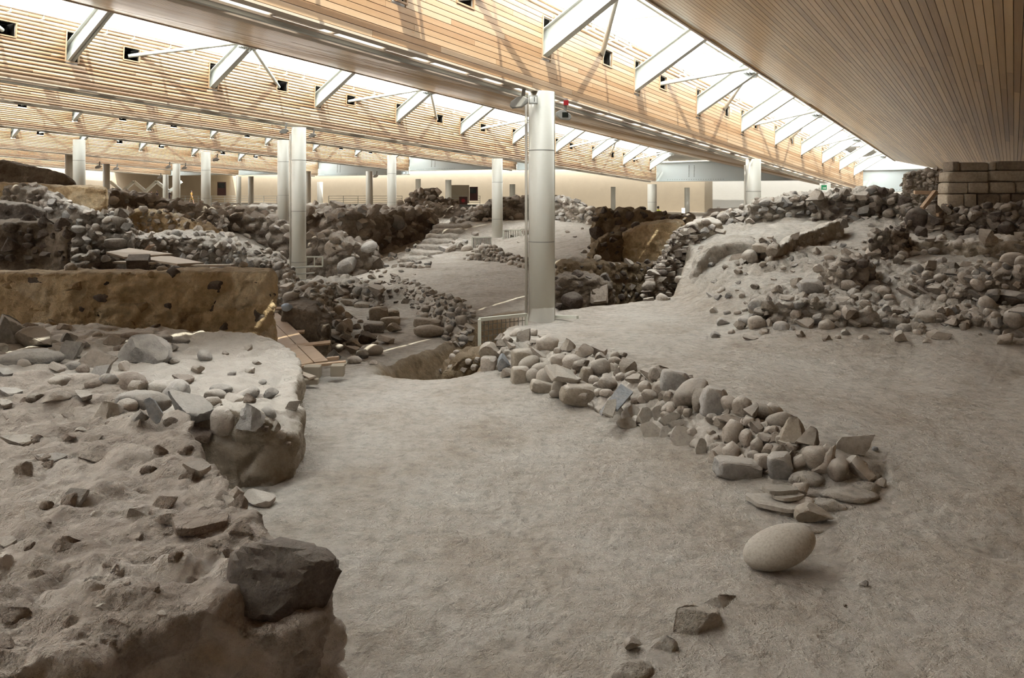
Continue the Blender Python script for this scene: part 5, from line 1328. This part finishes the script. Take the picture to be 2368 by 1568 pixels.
slabq('board', 'large dusty board on top of the stack behind the long brown wall', 'board', [z4(818,742), z4(1000,712), z4(1340,757), z4(960,782)], [20.3,21.4,21.2,20.2], .05, 'greyboard', 1)
slabq('board', 'second dusty board lying lower to the right on the stack', 'board', [z4(1080,792), z4(1290,768), z4(1570,824), z4(1370,834)], [20.0,21.2,20.6,19.6], .05, 'greyboard', 1)
slabq('board', 'square panel at the right end of the board stack', 'board', [z4(1612,842), z4(1752,842), z4(1846,886), z4(1630,888)], [20.2,20.4,19.5,19.4], .04, 'greyboard', 1)
barpx('plank', z4(900, 822), 20.0, z4(1200, 828), 19.8, .3, .05, 'greyboard', 'dusty plank edge under the two large boards', 'plank')
barpx('plank', z4(1420, 850), 20.2, z4(1800, 846), 19.9, .2, .05, 'greyboard', 'narrow dusty plank beside the square panel', 'plank')
barpx('post', z4(790, 750), 19.7, z4(790, 915), 19.7, .09, .09, 'greyboard', 'short grey timber post beside the board stack', 'post')
barpx('plank', z4(1060, 850), 19.6, z4(1080, 800), 19.9, .5, .3, 'darkrock', 'dark stone propping up the dusty boards', 'stone')
stone(275, 569, 62, 24, 'block', 'rock', parent=None, label='squared grey stone behind the large dusty board', cat='stone', name='stone', sink=0)
barpx('plank', (335, 582), 21.8, (352, 566), 21.8, .3, .05, 'board', 'brown board end leaning above the dusty boards', 'board')
# thin boards in front of the long brown wall
for a, b, w, lab in (((118, 768), (240, 770), .35, 'upper thin grey board lying before the long brown wall'), ((130, 777), (228, 779), .3, 'lower thin grey board lying before the long brown wall')):
    barpx('board', a, 14.6, b, 14.4, w, .03, 'greyboard', lab, 'board')
stone(665, 712, 26, 20, 'round', 'bluecloth', parent=None, label='crumpled pale blue cloth bag at the top of the ramp', cat='bag', name='cloth_bag')

# ---------------------------------------------------------------- fences and rails
def fence(name, label, a, b, ztop, zbot, grid=.12, bar=.07, vert_only=False):
    a = Vector(a); b = Vector(b); f_ = empty(name, tuple(a)); tag(f_, label, 'fence')
    L = b - a
    def c(o): return child(o, f_)
    for q in (a, b):
        c(MB().bar(Vector((q.x, q.y, zbot)), Vector((q.x, q.y, ztop(q))), bar, bar, up=(0, 1, 0)).build('post', M['frame']))
    c(MB().bar(Vector((a.x, a.y, ztop(a))), Vector((b.x, b.y, ztop(b))), bar, bar).build('top_rail', M['frame']))
    m = MB(); n = max(2, int(L.length / grid))
    for k in range(1, n):
        q = a + L * (k / n); m.tube((q.x, q.y, zbot), (q.x, q.y, ztop(q)), .008, 5)
    if not vert_only:
        z = zbot
        while z < ztop(a) - .05:
            m.tube((a.x, a.y, z), (b.x, b.y, z + (ztop(b) - ztop(a))), .008, 5); z += grid
    o = c(m.build('wire_mesh', M['mesh'])); o['kind'] = 'stuff'
    return f_
p0, p1 = P(1109, 16.5, py=739), P(1217, 17.5, py=728)
fence('mesh_fence', 'cream framed wire mesh fence beside the nearest column at the pit', (p0.x, p0.y, 0), (p1.x, p1.y, 0), lambda q: p0.z + (p1.z - p0.z) * (q.y - p0.y) / (p1.y - p0.y), -.75)
o = barpx('steel_rail', (1284, 732), 18.5, (1336, 734), 17.9, .07, .07, 'frame', 'short cream rail end right of the nearest column', 'rail')
def scr(px0, py0, px1, py1, d, name, label, barmat, n, fr='frame'):
    a = P(px0, d, py=py1); b = P(px1, d, py=py0); s = empty(name, (a.x, d, a.z)); tag(s, label, 'fence')
    w, h = b.x - a.x, b.z - a.z
    for x in (0, w): MB().box((x - .03, -.03, 0), (x + .03, .03, h)).build('post', M[fr], s)
    for z in (0, h): MB().box((0, -.03, z - .03), (w, .03, z + .03)).build('rail', M[fr], s)
    m = MB()
    for k in range(1, n): m.box((w * k / n - .02, -.02, 0), (w * k / n + .02, .02, h))
    m.build('bars', M[barmat], s)['kind'] = 'stuff'
    return s
s_ = scr(1092, 549, 1136, 586, 41.5, 'metal_screen', 'dark barred metal screen left of the column by the steps', 'black', 14)
s_ = scr(1164, 532, 1204, 556, 45, 'metal_screen', 'open barred metal fence right of the column by the steps', 'mesh', 10)
s_ = scr(1205, 530, 1216, 556, 44.5, 'sign_panel', 'small pinkish panel behind the nearest column', 'frame', 2)
s_ = scr(708, 594, 746, 616, 36, 'low_fence', 'low cream rail fence right of the sunlit column', 'frame', 2)
s_ = scr(872, 569, 926, 583, 50, 'low_fence', 'low rail fence at the foot of the slim middle column', 'rail', 3)
def rail_run(label, pts, h=1.05, nm='railing'):
    r = empty(nm, tuple(pts[0])); tag(r, label, 'railing', 'railings of the far visitor walkway')
    for a, b in zip(pts[:-1], pts[1:]):
        a = Vector(a); b = Vector(b); n = max(1, int((b - a).length / 1.5))
        for k in range(n + 1):
            q = a + (b - a) * k / n; child(MB().bar(q, q + Vector((0, 0, h)), .06, .06, up=(0, 1, 0)).build('post', M['rail']), r)
        for z in (.25, .5, .75, h): child(MB().bar(a + Vector((0, 0, z)), b + Vector((0, 0, z)), .05, .05).build('rail', M['rail']), r)
    return r
wk = empty('visitor_walkway', tuple(P(560, 96, z=1.7))); tag(wk, 'grey raised visitor walkway with a dark edge in the far distance', 'walkway')
ys = 1.72
for a, b in (((380, 96), (1120, 96)),):
    A_, B_ = P(a[0], a[1], z=ys), P(b[0], b[1], z=ys)
    child(MB().box((A_.x, 96, ys - .12), (B_.x, 106, ys)).build('deck', M['deck']), wk)
    child(MB().box((A_.x, 95.9, ys - .55), (B_.x, 96, ys)).build('edge_beam', M['walkway']), wk)
rail_run('grey railing at the walkway left of the slim middle columns', [P(398, 96.2, z=ys), P(640, 96.2, z=ys)])
rail_run('grey railing at the walkway beyond the middle ruins', [P(760, 96.2, z=ys), P(930, 96.2, z=ys)])
rail_run('pale railing along the far wall right of the gable', [P(1030, 97, z=ys), P(1110, 97, z=ys)])
o = rail_run('low white guard rail around the foot of the sunlit column', [P(636, 31.3, py=668), P(676, 31.3, py=664), P(727, 31.9, py=660)], .08, 'guard_rail')
# W braces far left
wbr = empty('steel_bracing', tuple(P(330, 101, z=2))); tag(wbr, 'white zigzag steel bracing before the far wall at left', 'bracing')
xs_ = [255, 283, 310, 337, 362, 392, 420]
for k in range(6):
    a = P(xs_[k], 101, py=420 if k % 2 == 0 else 443); b = P(xs_[k + 1], 101, py=443 if k % 2 == 0 else 420)
    child(MB().bar(a, b, .35, .35).build('brace', M['steel']), wbr)
# doors, boxes and signs on the far walls
def wallbox(name, label, cat, px0, py0, px1, py1, d, mat, dep=.12, kind=None, mats=None):
    a = P(px0, d, py=py1); b = P(px1, d, py=py0)
    o = MB().box((-(b.x - a.x) / 2, -dep, 0), ((b.x - a.x) / 2, 0, b.z - a.z)).build(name, M[mat]); o.location = ((a.x + b.x) / 2, d, a.z)
    if kind: o['kind'] = kind
    elif label: tag(o, label, cat)
    return o
d1 = wallbox('door_1', None, None, 1086, 432, 1105, 464, 97, 'doorred', kind='structure')
MB().box((-.42, -.16, .9), (.30, -.12, 1.55)).build('door_panel', M['black'], d1)
d2 = wallbox('door_2', None, None, 503, 421, 523, 452, 108, 'doorred', kind='structure')
MB().box((-.45, -.16, 1.0), (.45, -.12, 1.7)).build('door_panel', M['black'], d2)
fb = wallbox('fire_cabinet', 'red fire hose cabinet near the far red door', 'cabinet', 1062, 455, 1081, 473, 92, 'doorred', .2)
MB().tube((0, -.2, .45), (0, -.23, .45), .22, 20).build('round_sign', M['red'], fb)
wallbox('wall_panel', None, None, 1040, 428, 1085, 470, 98, 'lightplaster', kind='structure').name = 'wall_panel'
wb_ = bpy.data.objects['wall_panel']; wb_.name = 'trim_1'
for k, (px, py) in enumerate(((1372, 487), (1580, 487), (1661, 484))):
    o = wallbox('survey_marker', ['checkered survey marker left of the dark room crest', 'checkered survey marker on the beige wall by the thin far column', 'checkered survey marker on the white wall at right centre'][k], 'marker', px - 4, py - 6, px + 4, py + 6, [60, 66, 62][k], 'white', .03)
    o_ = MB().box((-.11, -.04, .2), (0, -.03, .31)).box((0, -.04, .09), (.11, -.03, .2)).build('check_pattern', M['bluecloth'], o); o_['kind'] = 'stuff'
pc = COLS[9]
es = wallbox('exit_sign', 'small green exit sign on the column behind the right crest', 'sign', 1899, 428, 1911, 439, 45.2, 'green', .05)
MB().box((-.08, -.06, .08), (.06, -.05, .12)).raw([(.04,-.06,.05),(.04,-.06,.15),(.12,-.06,.10)], [(0,2,1)]).build('arrow', M['white'], es)
wh = MB(); 
a, b = plan(TE - .5, -38), plan(TE - .5, 27.2)
wall_box('wall_white', a, b, .25, -4, 11, M['whiteplaster'])

# ---------------------------------------------------------------- lamps, cameras and boxes on the columns
def spot(px, py, d, sc_, label, face=1, dark=False):
    p = P(px, d, py=py); s = empty('spotlight', tuple(p)); tag(s, label, 'spotlight', 'spotlights hung near the column heads')
    k = sc_
    MB().bar((.07 * k, 0, .14 * k), (.11 * k, 0, .46 * k), .07 * k, .09 * k).build('arm', M['lampgrey'], s)
    m = MB(); pts = [(-.26, -.10), (-.20, -.16), (.05, -.13), (.20, -.02), (.21, .07), (.08, .14), (-.06, .13), (-.24, -.0)]
    vs = [(x * k * face, -.12 * k, z * k) for x, z in pts] + [(x * k * face, .12 * k, z * k) for x, z in pts]; n = len(pts)
    m.raw(vs, [tuple(range(n))[::-1 * face], tuple(range(n, 2 * n))[::face]] + [(i, (i + 1) % n, n + (i + 1) % n, n + i) for i in range(n)])
    o = m.build('lamp_head', M['lampgrey'], s, bevel=.02 * k)
    bm = bmesh.new(); bm.from_mesh(o.data); bmesh.ops.recalc_face_normals(bm, faces=bm.faces[:]); bm.to_mesh(o.data); bm.free()
    if dark: MB().box((-.02 * k, -.14 * k, -.08 * k), (.16 * k, -.11 * k, .07 * k)).build('lens', M['black'], s)
    return s
spot(1203, 236, 17.9, .9, 'large grey spotlight left of the nearest column head')
spot(1301, 266, 17.9, .75, 'grey spotlight with a black lens right of the nearest column head', -1, True)
spot(658, 303, 31.0, .7, 'spotlight left of the sunlit column head')
spot(723, 313, 31.5, .6, 'spotlight right of the sunlit column head')
spot(500, 369, 56, .9, 'spotlight right of the left centre column head')
spot(228, 386, 68, 1.0, 'left one of two spotlights by the thin column near the earth mound')
spot(269, 390, 68, .9, 'right one of two spotlights by the thin column near the earth mound')
spot(390, 386, 68, .9, 'spotlight left of the column near the walking visitor')
spot(427, 388, 68, .9, 'spotlight right of the column near the walking visitor')
spot(370, 410, 80, .9, 'small distant spotlight between two thin columns')
spot(869, 407, 68, .9, 'distant spotlight right of a far column in the middle')
jb_ = wallbox('junction_box', 'grey electrical junction box at the head of the nearest column', 'box', 1223, 222, 1243, 241, 18.05, 'lampgrey', .12)
MB().box((-.08, -.125, .02), (.08, -.12, .16)).build('box_cover', M['white'], jb_)
MB().box((.015, -.13, .04), (.03, -.124, .15)).build('symbol', M['black'], jb_)
be = wallbox('alarm_beacon', 'red alarm beacon beside the right spotlight on the nearest column', 'beacon', 1303, 233, 1314, 244, 17.9, 'red', .11)
MB().box((-.05, -.09, .11), (.04, -.02, .15)).build('bracket', M['lampgrey'], be)

# ---------------------------------------------------------------- visitors
def person(label, loc, rz, top, legs, skin='skin', stride=.25, vest=None, h=1.68):
    k = h / 1.72
    J = {'pel': (0, 0, .95), 'wai': (0, 0, 1.10), 'che': (0, .0, 1.32), 'neck': (0, 0, 1.47), 'nk2': (0, -.01, 1.53), 'hd': (0, -.015, 1.60), 'hd2': (0, -.01, 1.70)}
    E = [('pel', 'wai'), ('wai', 'che'), ('che', 'neck'), ('neck', 'nk2'), ('nk2', 'hd'), ('hd', 'hd2')]
    Rr = {'pel': .15, 'wai': .125, 'che': .145, 'neck': .075, 'nk2': .055, 'hd': .092, 'hd2': .075}
    for s, n in ((-1, 'l'), (1, 'r')):
        f = stride * s
        J.update({n + 'hip': (s * .09, 0, .88), n + 'kn': (s * .10, -f * .5 - .02, .50), n + 'an': (s * .10, -f + .06 * (f > 0), .09), n + 'ft': (s * .11, -f - .15, .04),
                  n + 'sh': (s * .18, 0, 1.40), n + 'el': (s * .24, f * .4 + .02, 1.14), n + 'wr': (s * .23, f * .8 - .06, .92), n + 'ha': (s * .22, f * .9 - .08, .83)})
        E += [('pel', n + 'hip'), (n + 'hip', n + 'kn'), (n + 'kn', n + 'an'), (n + 'an', n + 'ft'), ('che', n + 'sh'), (n + 'sh', n + 'el'), (n + 'el', n + 'wr'), (n + 'wr', n + 'ha')]
        Rr.update({n + 'hip': .095, n + 'kn': .06, n + 'an': .04, n + 'ft': .04, n + 'sh': .06, n + 'el': .042, n + 'wr': .03, n + 'ha': .035})
    names = list(J); me = bpy.data.meshes.new('person')
    me.from_pydata([[c * k for c in J[n]] for n in names], [(names.index(a), names.index(b)) for a, b in E], [])
    o = bpy.data.objects.new('tmp', me); COL.objects.link(o)
    m = o.modifiers.new('s', 'SKIN'); sv = me.skin_vertices[0].data
    for i, n in enumerate(names): sv[i].radius = (Rr[n] * k, Rr[n] * k * (.75 if n in ('pel', 'wai', 'che') else 1)); sv[i].use_root = (n == 'pel')
    o.modifiers.new('b', 'SUBSURF').levels = 2
    dg = bpy.context.evaluated_depsgraph_get(); m2 = bpy.data.meshes.new_from_object(o.evaluated_get(dg)); bpy.data.objects.remove(o)
    for x in (skin, top, legs): m2.materials.append(M[x])
    for p in m2.polygons:
        c = p.center; p.use_smooth = True
        z = c.z / k
        p.material_index = 0 if z > 1.49 or (abs(c.x) > .19 and z < 1.2 and z > .7) or (z < .55 and legs == 'mustard') else (1 if z > .98 else 2)
    b = bpy.data.objects.new('person', m2); b.location = loc; b.rotation_euler = (0, 0, rz); tag(b, label, 'person'); link(b)
    v, f = ICO3; v = v[:, :] * np.array([.098, .108, .10]) * k
    hm = mesh_np('hair', v, f, M['hair'], smooth=True); hr = bpy.data.objects.new('hair', hm); hr.location = (0, .022 * k, 1.675 * k); link(hr, b)
    return b
person('person in mustard top and shorts walking along the far walkway', P(443, 100.5, z=ys), 1.4, 'mustard', 'mustard', stride=.3)
person('person in dark clothes standing at the far railing, left of two', P(350, 103, z=ys), .2, 'shirt', 'shirt', stride=.05)
person('person in dark clothes standing at the far railing, right of two', P(363, 103, z=ys), -.5, 'shirt', 'shirt', stride=.08)
person('person half hidden behind a thin distant column', P(391, 104, z=ys), .3, 'shirt', 'shirt', stride=.1)
person('person in a yellow vest half hidden behind a column at right centre', P(1522, 61.6, z=.42), 2.6, 'hivis', 'shirt', stride=.1)
